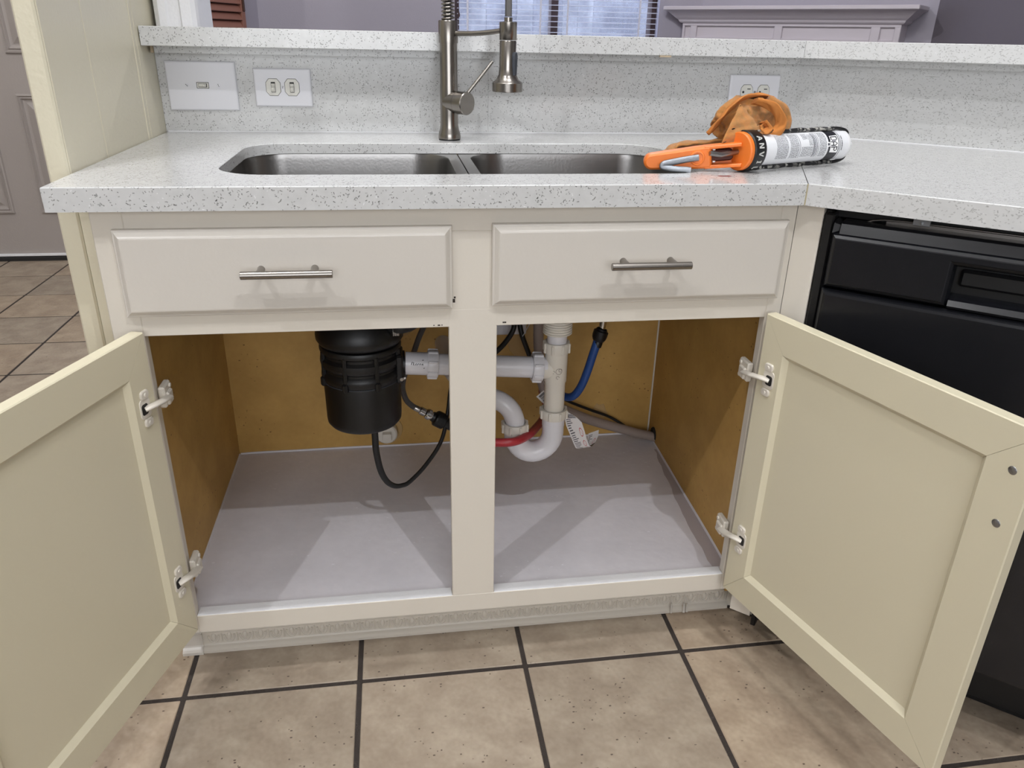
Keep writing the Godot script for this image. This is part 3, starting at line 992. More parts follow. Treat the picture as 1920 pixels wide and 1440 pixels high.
func cabinet() -> void:
	var c := thing("sink_cabinet", "cream painted sink base cabinet with both doors open", "cabinet", Vector3(0.79, 0.0, -0.3))
	# face frame
	part(c, "stile", box(Vector3(0.249, 0.1017, -0.019), Vector3(XA, 0.8795, 0.0), 0.0012), M.frame)
	part(c, "stile", box(Vector3(XB, YB, -0.019), Vector3(XC, YT + 0.03, 0.0), 0.0012), M.frame)
	part(c, "stile", box(Vector3(XD, 0.1017, -0.019), Vector3(1.329, 0.8795, 0.0), 0.0012), M.frame)
	part(c, "rail", box(Vector3(XA, 0.840, -0.019), Vector3(XD, 0.8795, -0.0002), 0.0008), M.frame)
	part(c, "rail", box(Vector3(XA, YT, -0.019), Vector3(XD, 0.840, -0.0002), 0.0008), M.frame)
	part(c, "rail", box(Vector3(XA, 0.1017, -0.019), Vector3(XD, YB, 0.0), 0.0012), M.frame)
	for e in [[XA + 0.001, XB - 0.001], [XC + 0.001, XD - 0.001]]:
		part(c, "painted_edge", box(Vector3(e[0], YB - 0.001, -0.024), Vector3(e[1], YB + 0.0008, -0.0008), 0.0005), M.white_paint, "bright white painted strip on the bottom rail")
	# box
	part(c, "side_panel", box(Vector3(0.251, 0.08, -0.62), Vector3(0.2665, 0.879, -0.0192)), M.gold, "mustard painted inner side")
	part(c, "side_panel", MB.new().stack(PackedVector2Array([Vector2(1.322, -0.0192), Vector2(1.341, -0.62), Vector2(1.356, -0.62), Vector2(1.337, -0.0192)]), [[0, 0.08], [0, 0.879]], Transform3D(Basis(Vector3.RIGHT, Vector3.BACK, Vector3.UP), Vector3.ZERO)), M.gold, "mustard painted inner side")
	part(c, "back_panel", box(Vector3(0.2665, 0.08, -0.628), Vector3(1.345, 0.879, -0.615)), M.gold, "mustard painted back with patched holes")
	part(c, "cabinet_floor", box(Vector3(0.2665, 0.119, -0.615), Vector3(1.340, 0.1365, -0.0192)), M.shelf, "freshly painted pale grey bottom shelf")
	part(c, "corner_caulk", MB.new().tube(v3([1.3405, 0.14, -0.6145, 1.3405, 0.7, -0.6145]), 0.003, 8), M.caulk)
	part(c, "corner_caulk", MB.new().tube(curve(v3([1.341, 0.137, -0.60, 1.338, 0.138, -0.45, 1.331, 0.137, -0.3, 1.326, 0.138, -0.15, 1.322, 0.137, -0.03]), 5), 0.0035, 8), M.shelf)
	part(c, "corner_caulk", MB.new().tube(curve(v3([0.267, 0.137, -0.61, 0.2675, 0.1372, -0.45, 0.268, 0.1368, -0.3, 0.267, 0.137, -0.03]), 5), 0.0025, 8), M.shelf)
	part(c, "corner_caulk", MB.new().tube(curve(v3([0.27, 0.1365, -0.614, 0.32, 0.1382, -0.614, 0.42, 0.1378, -0.6145, 0.55, 0.139, -0.614, 0.72, 0.1375, -0.6145, 0.86, 0.139, -0.614, 1.1, 0.138, -0.614, 1.33, 0.138, -0.614]), 5), 0.0028, 8), M.shelf)
	# strip of the bottom shelf that the fresh paint missed, along the right side
	var bare := PackedVector2Array()
	for k in 15:
		bare.append(Vector2(lerpf(1.3205, 1.3345, k / 14.0), lerpf(-0.028, -0.52, k / 14.0)))
	for k in 24:
		var w := k / 23.0
		bare.append(Vector2(lerpf(1.322, 1.296, minf(w * 1.3, 1.0)) + rng.randf_range(-0.003, 0.003) - 0.004 * w + 0.022 * maxf(0.0, (0.3 - w)), lerpf(-0.52, -0.030, w)))
	part(c, "bare_strip", MB.new().stack(bare, [[0, 0.1360], [0.0005, 0.1369]], Transform3D(Basis(Vector3.RIGHT, Vector3.BACK, Vector3.UP), Vector3.ZERO)), M.primer, "darker unpainted strip of the shelf")
	# rough patches on the back panel
	for p in [[0.985, 0.44, 0.045, 0.075], [1.2, 0.20, 0.020, 0.035], [0.69, 0.50, 0.03, 0.07]]:
		var poly := PackedVector2Array()
		for k in 18:
			var a := TAU * k / 18
			poly.append(Vector2(p[0] + cos(a) * p[2] * rng.randf_range(0.75, 1.15), p[1] + sin(a) * p[3] * rng.randf_range(0.8, 1.1)))
		part(c, "wall_patch", MB.new().stack(poly, [[0, -0.6152], [0.002, -0.6138]], Transform3D.IDENTITY), M.patch)
	# false drawers: routed edge
	for d in [[0.2775, 0.766, 0.718, 0.850], [0.8285, 1.314, 0.7205, 0.852]]:
		var q := v2([d[0], d[2], d[1], d[2], d[1], d[3], d[0], d[3]])
		var o := part(c, "drawer_front", MB.new().stack(q, [[0, 0.0], [0, 0.0085], [0.0012, 0.0100], [0.0035, 0.0108], [0.0085, 0.0160], [0.0105, 0.0176], [0.0125, 0.0180]], Transform3D.IDENTITY), M.face, "off-white false drawer front with routed edge")
		if d[0] < 0.5: bar_pull(o, 0.456, 0.587, 0.7905, 0.481, 0.559)
		else: bar_pull(o, 1.010, 1.139, 0.792, 1.037, 1.115)
	for q in [[0.7665, 0.725, 0.004, 0.006], [0.7685, 0.732, 0.003, 0.003], [0.742, 0.6865, 0.004, 0.0018], [0.735, 0.6868, 0.0018, 0.0014], [0.748, 0.6868, 0.0018, 0.0014], [0.8475, 0.688, 0.006, 0.002]]:
		part(c, "paint_chip", box(Vector3(q[0], q[1], -0.0004), Vector3(q[0] + q[2], q[1] + q[3], 0.0004)), M.chip)
	# doors
	var al := deg_to_rad(108.2)
	var DL := Transform3D(Basis(Vector3(cos(al), 0, sin(al)), Vector3.UP, Vector3(sin(al), 0, -cos(al))), Vector3(0.3055, 0, 0.004) + Vector3(cos(al), 0, sin(al)) * 0.018)
	var dl := leaf(c, DL, "left door, swung open, its inner side in view")
	hinge(dl, DL, 0.026, 0.585, Vector3(XA + 0.0075, 0.576, -0.024), -1.0)
	hinge(dl, DL, 0.026, 0.256, Vector3(XA + 0.0075, 0.242, -0.020), -1.0)
	var ar := deg_to_rad(73.5)
	var DR := Transform3D(Basis(Vector3(cos(ar), 0, sin(ar)), Vector3.UP, Vector3(-sin(ar), 0, cos(ar))), Vector3(1.2885, 0, 0.005) + Vector3(cos(ar), 0, sin(ar)) * 0.018)
	var dr := leaf(c, DR, "right door, swung open, with two screw heads near its free edge")
	hinge(dr, DR, 0.026, 0.588, Vector3(XD - 0.0075, 0.577, -0.024), 1.0)
	hinge(dr, DR, 0.026, 0.258, Vector3(XD - 0.0075, 0.245, -0.020), 1.0)
	for q in [[0.449, 0.638], [0.450, 0.561]]:
		var s := MB.new()
		s.lathe(v2([0.0058, 0.0, 0.0050, 0.0009, 0.0, 0.0013]), DR * Vector3(q[0], q[1], 0.0), DR.basis.z, 14, 60)
		for a in [0.5, 0.5 + PI / 2]:
			s.box(DR * Vector3(q[0], q[1], 0.0013), Vector3(0.007, 0.0012, 0.0006), 0.0, DR.basis * Basis(Vector3.BACK, a))
		part(dr, "screw", s, M.dark_steel, "steel screw head")
	for d in [DL, DR]:
		pass
	# angled filler next to the dishwasher
	var ft := Transform3D(Basis(UX, Vector3.UP, UN), Vector3(1.329, 0, 0.0))
	part(c, "filler", MB.new().stack(v2([0.0, 0.05, 0.041, 0.05, 0.041, 0.8795, 0.0, 0.8795]), [[0, -0.018], [0, -0.001], [0.001, 0.0]], ft, [3]), M.frame)
	# toe kick with carved moulding
	var tk := part(c, "toe_kick", box(Vector3(0.237, 0.0, -0.090), Vector3(1.354, 0.105, -0.074)), M.frame)
	var prof := v2([-0.076, 0.0, -0.057, 0.0, -0.057, 0.006, -0.061, 0.010, -0.065, 0.013, -0.0665, 0.016, -0.0665, 0.042, -0.063, 0.046, -0.0655, 0.052, -0.076, 0.056])
	var mt := Transform3D(Basis(Vector3.BACK, Vector3.UP, Vector3.RIGHT), Vector3.ZERO)
	part(tk, "moulding", MB.new().stack(prof, [[0, 0.275], [0, 1.354]], mt), M.moulding)
	var big := PackedVector2Array()
	for p in prof: big.append(Vector2(p.x + (0.0025 if p.x > -0.075 else 0.0), p.y + (0.001 if p.y > 0.05 else 0.0)))
	part(tk, "corner_block", MB.new().stack(big, [[0, 0.237], [0, 0.2752]], mt), M.face, "whiter painted end block")
	var egg := MB.new()
	var arc := PackedVector3Array()
	for k in 9:
		var a := PI + PI * k / 8
		arc.append(Vector3(cos(a) * 0.0095, 0.011 + sin(a) * 0.017, 0.0))
	egg.tube(arc, 0.0022, 6, true)
	var gr := []
	for i in 7:
		var ring := PackedVector3Array()
		var ph := PI / 2 * i / 6
		for j in 10:
			var a := TAU * j / 10
			ring.append(Vector3(cos(a) * 0.0052 * cos(ph), 0.007 + sin(a) * 0.009 * cos(ph), -0.001 + 0.0046 * sin(ph)))
		gr.append(ring)
	egg.grid(gr, true, Vector3(0, 0.005, -0.01))
	egg.box(Vector3(0.0145, 0.004, 0.0002), Vector3(0.003, 0.020, 0.0045), 0.001)
	var em := egg.mesh()
	for k in 36:
		mi("carving", em, M.moulding, tk, Vector3(0.296 + k * 0.0296, 0.0245 + rng.randf_range(-0.0006, 0.0006), -0.0665))
	var kt := Transform3D(Basis(UX, Vector3.UP, UN), Vector3(1.354, 0, -0.0655))
	part(tk, "angled_kick", MB.new().stack(v2([0.0, 0.0, 0.095, 0.0, 0.095, 0.1, 0.0, 0.1]), [[0, -0.012], [0, 0.0]], kt), M.caulk)
	var cr := MB.new()
	for k in 16:
		var a := lerpf(-0.012, 0.10, k / 15.0)
		cr.box(kt * Vector3(a, rng.randf_range(0.000, 0.003), 0.002), Vector3(0.0085, rng.randf_range(0.003, 0.008), rng.randf_range(0.003, 0.006)), 0.001, kt.basis)
	part(tk, "dirt_line", cr, M.chip, "dark dirt along the floor joint").set_meta("kind", "stuff")
	var drips := MB.new()
	for q in [[1.255, 0.011, 0.006], [1.262, 0.009, 0.005], [1.227, 0.013, 0.004]]:
		drips.tube(v3([q[0], q[1] + 0.012, -0.0575, q[0], q[1], -0.056, q[0] + 0.0004, 0.002, -0.0555]), [0.0016, 0.0022, q[2] * 0.6], 8)
	part(tk, "paint_drip", drips, M.face)

# ---------- dishwasher ----------
func dishwasher() -> void:
	var D := Transform3D(Basis(UX, Vector3.UP, UN), Vector3(1.329, 0, 0.0))
	var w := thing("dishwasher", "black built-in dishwasher under the angled counter", "dishwasher", D * Vector3(0.34, 0.0, -0.25))
	var bx := func(a: Vector3, b: Vector3, bev := 0.0) -> MB:
		return MB.new().box(D * ((a + b) * 0.5), (b - a).abs(), bev, D.basis)
	var tub := MB.new()
	for q in [[Vector3(0.0425, 0.02, -0.56), Vector3(0.052, 0.872, -0.012)], [Vector3(0.643, 0.02, -0.56), Vector3(0.6525, 0.872, -0.012)], [Vector3(0.052, 0.858, -0.56), Vector3(0.643, 0.872, -0.030)], [Vector3(0.052, 0.02, -0.56), Vector3(0.643, 0.858, -0.55)], [Vector3(0.052, 0.02, -0.56), Vector3(0.643, 0.09, -0.06)]]:
		tub.box(D * ((q[0] + q[1]) * 0.5), (q[1] - q[0]).abs(), 0.0015, D.basis)
	part(w, "tub", tub, M.washer_dark)
	part(w, "side_gasket", bx.call(Vector3(0.0425, 0.09, -0.03), Vector3(0.0585, 0.868, 0.0), 0.003), M.black_plastic)
	# control panel: notched outline, bevelled face
	var x0 := 0.0605
	var x1 := 0.6345
	var cp := v2([x0, 0.752, 0.243, 0.752, 0.243, 0.815, 0.445, 0.815, 0.445, 0.752, x1, 0.752, x1, 0.842, x0, 0.842])
	var panel := part(w, "control_panel", MB.new().stack(cp, [[0, -0.03], [0, 0.004], [0.004, 0.014], [0.008, 0.017], [0.0095, 0.0175]], D), M.washer)
	part(panel, "panel_top", MB.new().stack(v2([-0.03, 0.840, 0.0105, 0.840, 0.004, 0.855, -0.002, 0.8585, -0.03, 0.8585]), [[0, x0], [0.004, x0 + 0.010], [0, x0 + 0.011], [0, x1]], Transform3D(Basis(UN, Vector3.UP, UX), D.origin)), M.washer)
	part(panel, "handle_pocket", MB.new().box(D * Vector3(0.344, 0.784, -0.018), Vector3(0.202, 0.064, 0.006), 0.0, D.basis), M.washer_dark)
	part(panel, "grip", MB.new().stack(v2([-0.014, 0.752, 0.012, 0.752, 0.015, 0.756, 0.010, 0.764, -0.014, 0.770]), [[0, 0.2432], [0, 0.4448]], Transform3D(Basis(UN, Vector3.UP, UX), D.origin)), M.washer)
	part(panel, "pocket_bar", MB.new().stack(rrect(0.344, 0.796, 0.094, 0.013, 0.005, 4), [[0, -0.016], [0, -0.008], [0.004, -0.004]], D), M.black_plastic)
	part(w, "door", MB.new().stack(v2([x0, 0.128, x1, 0.128, x1, 0.7495, x0, 0.7495]), [[0, -0.03], [0, 0.008], [0.005, 0.0155], [0.009, 0.0165]], D), M.washer)
	part(w, "kick_plate", bx.call(Vector3(0.115, 0.004, -0.085), Vector3(x1, 0.124, -0.070), 0.002), M.washer_dark)
	part(w, "foot", bx.call(Vector3(0.075, 0.0, -0.30), Vector3(0.105, 0.03, -0.27), 0.003), M.black_rubber)
	part(w, "foot", bx.call(Vector3(0.59, 0.0, -0.12), Vector3(0.62, 0.03, -0.09), 0.003), M.black_rubber)
	# bright metal rim of the tub behind the door top, and the mounting bracket
	var rim := PackedVector3Array()
	for q in [[0.100, 0.8560], [0.112, 0.8605], [0.128, 0.8635], [0.16, 0.8650], [0.25, 0.8650], [0.45, 0.8650], [0.60, 0.8650], [0.622, 0.8625], [0.63, 0.8560]]:
		rim.append(D * Vector3(q[0], q[1], -0.024))
	part(w, "metal_rim", MB.new().tube(rim, 0.0016, 8).box(D * Vector3(0.38, 0.8595, -0.027), Vector3(0.50, 0.010, 0.003), 0.001, D.basis), M.steel, "bright steel tub rim")
	var br := MB.new()
	br.box(D * Vector3(0.182, 0.8735, -0.018), Vector3(0.024, 0.0020, 0.026), 0.0005, D.basis)
	br.box(D * Vector3(0.182, 0.8690, -0.006), Vector3(0.024, 0.0085, 0.0018), 0.0005, D.basis)
	br.lathe(v2([0.003, 0.0, 0.003, 0.0012, 0.0, 0.002]), D * Vector3(0.182, 0.8690, -0.005), UN, 10)
	part(w, "mounting_bracket", br, M.galv)

# ---------- sink ----------
func sink() -> void:
	var s := thing("sink", "undermounted stainless steel double bowl sink", "sink", Vector3(0.8125, 0.70, -0.265))
	for k in 2:
		var cx: float = [0.5925, 1.0325][k]
		var hx: float = 0.1985
		var G := []
		for q in [[0.893, 0.0, 0.075, 0.0], [0.891, 0.0008, 0.075, 0.0], [0.880, 0.002, 0.075, 0.0], [0.84, 0.005, 0.075, 0.0], [0.78, 0.011, 0.075, 0.0], [0.72, 0.014, 0.072, 0.0], [0.700, 0.020, 0.068, 0.0], [0.690, 0.032, 0.06, 0.0], [0.686, 0.06, 0.05, 0.0], [0.683, 0.12, 0.03, 0.0], [0.682, 0.175, 0.012, 0.0]]:
			var ring := PackedVector3Array()
			for p in rrect(cx, -0.265, hx - q[1], 0.204 - q[1], q[2], 8):
				ring.append(Vector3(p.x, q[0], p.y))
			G.append(ring)
		var b := MB.new()
		b.grid(G, true, Vector3.INF, -1.0)
		# outside skin
		var G2 := []
		for ring in G:
			var r2 := PackedVector3Array()
			for p in ring:
				r2.append(Vector3(cx + (p.x - cx) * 1.008, p.y - 0.0015, -0.265 + (p.z + 0.265) * 1.008))
			G2.append(r2)
		b.grid(G2, true)
		part(s, "bowl", b, M.sink_steel)
		part(s, "drain_flange", MB.new().lathe(v2([0.0, 0.6785, 0.030, 0.6785, 0.033, 0.6835, 0.043, 0.6845, 0.045, 0.683]), Vector3(cx, 0, -0.265), Vector3.UP, 28), M.steel)
		# flange round the bowl
		var F := []
		var inner := rrect(cx, -0.265, hx, 0.204, 0.075, 8)
		var outer := rrect(cx + [0.005, -0.005][k], -0.265, hx + 0.0155, 0.222, 0.004, 8)
		for q in [[inner, 0.893], [outer, 0.893]]:
			var ring := PackedVector3Array()
			for p in q[0]: ring.append(Vector3(p.x, q[1], p.y))
			F.append(ring)
		var fl := MB.new()
		fl.grid(F, true, Vector3(cx, -5, -0.265))
		part(s, "flange", fl, M.sink_steel)
	part(s, "divider", MB.new().stack(v2([0.790, 0.872, 0.794, 0.879, 0.802, 0.8815, 0.823, 0.8815, 0.831, 0.879, 0.835, 0.872, 0.835, 0.70, 0.79, 0.70]), [[0, 0.068], [0, 0.462]], Transform3D(Basis(Vector3.RIGHT, Vector3.UP, Vector3.FORWARD), Vector3.ZERO)), M.sink_steel)

# ---------- faucet ----------
func faucet() -> void:
	var x := 0.802
	var z := -0.52
	var f := thing("faucet", "tall brushed nickel spring faucet with pull-down spray", "faucet", Vector3(x, 0.914, z))
	part(f, "gasket", MB.new().lathe(v2([0.0, 0.0, 0.0225, 0.0, 0.0225, 0.003, 0.0, 0.003]), Vector3(x, 0.914, z), Vector3.UP, 32), M.black_rubber)
	part(f, "body", MB.new().lathe(v2([0.0, 0.003, 0.0235, 0.003, 0.0235, 0.009, 0.0225, 0.014, 0.020, 0.022, 0.0188, 0.030, 0.0186, 0.050, 0.0186, 0.105, 0.0180, 0.112, 0.0178, 0.20, 0.0178, 0.21]), Vector3(x, 0.914, z), Vector3.UP, 40), M.nickel)
	part(f, "collar", MB.new().lathe(v2([0.0178, 0.187, 0.0196, 0.187, 0.0196, 0.226, 0.0186, 0.228, 0.0, 0.228]), Vector3(x, 0.914, z), Vector3.UP, 40), M.nickel)
	var ka := Vector3(0.66, -0.02, 0.75).normalized()
	var k0 := Vector3(x, 0.990, z)
	part(f, "valve_housing", MB.new().lathe(v2([0.0, 0.0, 0.0198, 0.0, 0.0205, 0.018, 0.0212, 0.0258, 0.0205, 0.0262]), k0, ka, 36), M.nickel)
	var kn := part(f, "handle_knob", MB.new().lathe(v2([0.0205, 0.0268, 0.0222, 0.0272, 0.0225, 0.029, 0.0225, 0.0505, 0.0213, 0.0522, 0.0, 0.0524]), k0, ka, 40), M.nickel)
	var h0 := k0 + ka * 0.044 + Vector3(0.006, 0.019, 0.0)
	part(kn, "lever", MB.new().tube(PackedVector3Array([h0, h0 + Vector3(0.0265, 0.031, -0.002), h0 + Vector3(0.0515, 0.0605, -0.005)]), [0.0036, 0.0034, 0.0031], 14), M.nickel)
	# spring and hose: up, over and down to the spray
	var path := PackedVector3Array()
	var sx := 0.9135
	var sz := -0.452
	for i in 12:
		path.append(Vector3(x, 1.142 + 0.30 * i / 11.0, z))
	for i in range(1, 16):
		var a := PI * i / 16.0
		var w := (1.0 - cos(a)) * 0.5
		path.append(Vector3(lerpf(x, sx, w), 1.442 + sin(a) * 0.07, lerpf(z, sz, w)))
	for i in 10:
		path.append(Vector3(sx, 1.442 - 0.292 * i / 9.0, sz))
	part(f, "hose", MB.new().tube(path, 0.0068, 12), M.braid)
	var coil := PackedVector3Array()
	var dense := PackedVector3Array()
	for i in 26:
		dense.append(Vector3(x, 1.142 + 0.30 * i / 25.0, z))
	for i in range(1, 13):
		var a := PI * i / 16.0
		var w := (1.0 - cos(a)) * 0.5
		dense.append(Vector3(lerpf(x, sx, w), 1.442 + sin(a) * 0.07, lerpf(z, sz, w)))
	var turns := 68.0
	for i in 68 * 14 + 1:
		var u := float(i) / (68 * 14)
		var q := u * (dense.size() - 1)
		var i0 := mini(int(q), dense.size() - 2)
		var c := dense[i0].lerp(dense[i0 + 1], q - i0)
		var t := (dense[i0 + 1] - dense[i0]).normalized()
		var side := Vector3(0.52, 0, -0.855).normalized()
		side = Vector3(-0.52, 0, 0.855).normalized() if false else side
		var b := t.cross(side).normalized()
		var s2 := b.cross(t)
		var ang := u * turns * TAU
		coil.append(c + (s2 * cos(ang) + b * sin(ang)) * 0.0115)
	part(f, "spring", MB.new().tube(coil, 0.0023, 7), M.nickel, "coiled metal spring")
	# dock arm and spray head
	part(f, "dock_arm", MB.new().tube(curve(PackedVector3Array([Vector3(x + 0.012, 1.1185, z + 0.010), Vector3(x + 0.045, 1.119, z + 0.03), Vector3(x + 0.075, 1.1215, z + 0.047), Vector3(sx - 0.012, 1.125, sz - 0.007)]), 5), 0.0048, 14), M.nickel)
	part(f, "dock", MB.new().lathe(v2([0.0, 0.0, 0.0168, 0.0, 0.0172, 0.0006, 0.0172, 0.0315, 0.0165, 0.0322, 0.008, 0.0326, 0.008, 0.04, 0.0, 0.04]), Vector3(sx, 1.1085, sz), Vector3.UP, 32), M.nickel)
	var sp := part(f, "spray_head", MB.new().lathe(v2([0.0, 0.0, 0.029, 0.0, 0.0302, 0.0014, 0.0302, 0.0165, 0.0285, 0.0186, 0.0225, 0.0225, 0.0178, 0.032, 0.0166, 0.045, 0.0165, 0.092, 0.0155, 0.0936, 0.0, 0.0936]), Vector3(sx, 1.0142, sz), Vector3.UP, 40), M.nickel)
	var bt := Transform3D(Basis(Vector3(-0.3, 0, 0.95).normalized().cross(Vector3.UP) * -1.0, Vector3.UP, Vector3(0.72, 0, 0.69).normalized()), Vector3(sx, 1.065, sz))
	bt.basis = Basis(Vector3(0.69, 0, -0.72).normalized(), Vector3.UP, Vector3(0.72, 0, 0.69).normalized())
	part(sp, "spray_button", MB.new().stack(v2([-0.0052, -0.020, 0.0052, -0.020, 0.0072, 0.016, 0.005, 0.0225, -0.005, 0.0225, -0.0072, 0.016]), [[0, 0.012], [0, 0.0182], [0.0018, 0.0200]], bt), M.grey_button, "dark grey spray button")

# ---------- plates on the backsplash ----------
func wall_plates() -> void:
	var zf := -0.6476
	var plate := func(a: Vector2, b: Vector2, t: Node3D) -> void:
		part(t, "plate", MB.new().stack(v2([a.x, a.y, b.x, a.y, b.x, b.y, a.x, b.y]), [[0, zf], [0, zf + 0.003], [0.0014, zf + 0.0052], [0.0034, zf + 0.0058]], Transform3D.IDENTITY), M.plate)
	var zt := zf + 0.0058
	var p := thing("wall_plate", "large white wall plate with a single small switch, nearest the cream wall", "switch plate", Vector3(0.290, 1.007, zf), "white plates on the backsplash")
	plate.call(Vector2(0.2195, 0.9585), Vector2(0.3605, 1.0555), p)
	part(p, "switch_frame", MB.new().stack(rrect(0.2915, 1.0085, 0.0125, 0.0062, 0.001, 2), [[0, zt - 0.001], [0.0, zt + 0.0003]], Transform3D.IDENTITY), M.slot)
	part(p, "switch_frame", MB.new().stack(rrect(0.2915, 1.0085, 0.0117, 0.0055, 0.001, 2), [[0, zt], [0.0004, zt + 0.0009]], Transform3D.IDENTITY), M.switch_ivory)
	part(p, "toggle", MB.new().stack(rrect(0.2915, 1.0085, 0.0088, 0.0038, 0.001, 2), [[0, zt], [0, zt + 0.0010]], Transform3D.IDENTITY), M.slot)
	part(p, "toggle", MB.new().stack(rrect(0.2910, 1.0087, 0.0080, 0.0032, 0.001, 2), [[0, zt], [0.0006, zt + 0.0028]], Transform3D.IDENTITY).box(Vector3(0.2945, 1.0085, zt + 0.004), Vector3(0.004, 0.005, 0.008), 0.0012), M.switch_ivory)
	for sx in [[0.2590, 0.7], [0.3235, 1.25]]:
		part(p, "screw", MB.new().lathe(v2([0.0034, 0.0, 0.003, 0.0009, 0.0, 0.0011]), Vector3(sx[0], 1.0085, zt), Vector3.BACK, 14).box(Vector3(sx[0], 1.0085, zt + 0.0011), Vector3(0.0062, 0.0010, 0.0004), 0.0, Basis(Vector3.BACK, -sx[1])), M.plate)
		part(p, "screw_slot", MB.new().box(Vector3(sx[0], 1.0085, zt + 0.0012), Vector3(0.0060, 0.0009, 0.0004), 0.0, Basis(Vector3.BACK, -sx[1])), M.slot)
	p = thing("wall_plate", "white wall plate with two round-ended toggle switches", "switch plate", Vector3(0.4555, 1.007, zf), "white plates on the backsplash")
	plate.call(Vector2(0.3960, 0.9675), Vector2(0.5150, 1.0440), p)
	for sx in [0.4355, 0.4745]:
		var o := v2([-0.0085, -0.0175, 0.0085, -0.0175, 0.0155, -0.009, 0.0155, 0.009, 0.0085, 0.0175, -0.0085, 0.0175, -0.0155, 0.009, -0.0155, -0.009])
		var ring := PackedVector2Array()
		for q in o: ring.append(q + Vector2(sx, 1.0065))
		part(p, "switch_gap", MB.new().stack(ring, [[0, zt - 0.001], [0, zt + 0.0003]], Transform3D.IDENTITY), M.slot)
		part(p, "switch_body", MB.new().stack(ring, [[0.0006, zt], [0.0007, zt + 0.0006], [0.0014, zt + 0.0012]], Transform3D.IDENTITY), M.switch_ivory)
		part(p, "toggle_slot", MB.new().stack(rrect(sx, 1.0065, 0.0045, 0.0105, 0.0008, 2), [[0, zt + 0.001], [0, zt + 0.0014]], Transform3D.IDENTITY), M.slot)
		part(p, "toggle", MB.new().box(Vector3(sx, 1.004, zt + 0.005), Vector3(0.0072, 0.0085, 0.013), 0.0018, Basis(Vector3.RIGHT, 0.5)).box(Vector3(sx, 1.0055, zt + 0.0015), Vector3(0.0078, 0.0170, 0.002), 0.0006), M.switch_ivory)
	part(p, "screw", MB.new().lathe(v2([0.0026, 0.0, 0.0022, 0.0008, 0.0, 0.001]), Vector3(0.455, 1.0065, zt), Vector3.BACK, 12), M.plate)
	part(p, "screw_slot", MB.new().box(Vector3(0.455, 1.0065, zt + 0.0010), Vector3(0.0046, 0.0009, 0.0004), 0.0, Basis(Vector3.BACK, 1.3)), M.slot)
	p = thing("wall_plate", "white outlet plate with two sideways sockets, behind the orange rag", "outlet", Vector3(1.525, 1.009, zf), "white plates on the backsplash")
	plate.call(Vector2(1.4620, 0.9720), Vector2(1.5850, 1.0460), p)
	for sx in [1.5045, 1.5455]:
		var o := v2([-0.0085, -0.0165, 0.0085, -0.0165, 0.0140, -0.010, 0.0155, 0.0, 0.0140, 0.010, 0.0085, 0.0165, -0.0085, 0.0165, -0.0140, 0.010, -0.0155, 0.0, -0.0140, -0.010])
		var ring := PackedVector2Array()
		for q in o: ring.append(q + Vector2(sx, 1.0085))
		part(p, "socket_gap", MB.new().stack(ring, [[0, zt - 0.001], [0, zt + 0.0003]], Transform3D.IDENTITY), M.slot)
		part(p, "socket", MB.new().stack(ring, [[0.0006, zt], [0.0007, zt + 0.0008], [0.0014, zt + 0.0014]], Transform3D.IDENTITY), M.switch_ivory)
		var sl := MB.new()
		sl.span(Vector3(sx + 0.0005, 1.0145, zt + 0.001), Vector3(sx + 0.0085, 1.0163, zt + 0.0017))
		sl.span(Vector3(sx + 0.0010, 1.0010, zt + 0.001), Vector3(sx + 0.0080, 1.0028, zt + 0.0017))
		sl.stack(rrect(sx - 0.0085, 1.0085, 0.0024, 0.0026, 0.0022, 4), [[0, zt + 0.001], [0, zt + 0.0017]], Transform3D.IDENTITY)
		part(p, "socket_slots", sl, M.slot)
	part(p, "screw", MB.new().lathe(v2([0.0028, 0.0, 0.0024, 0.001, 0.0, 0.0012]), Vector3(1.525, 1.0085, zt), Vector3.BACK, 12), M.steel)

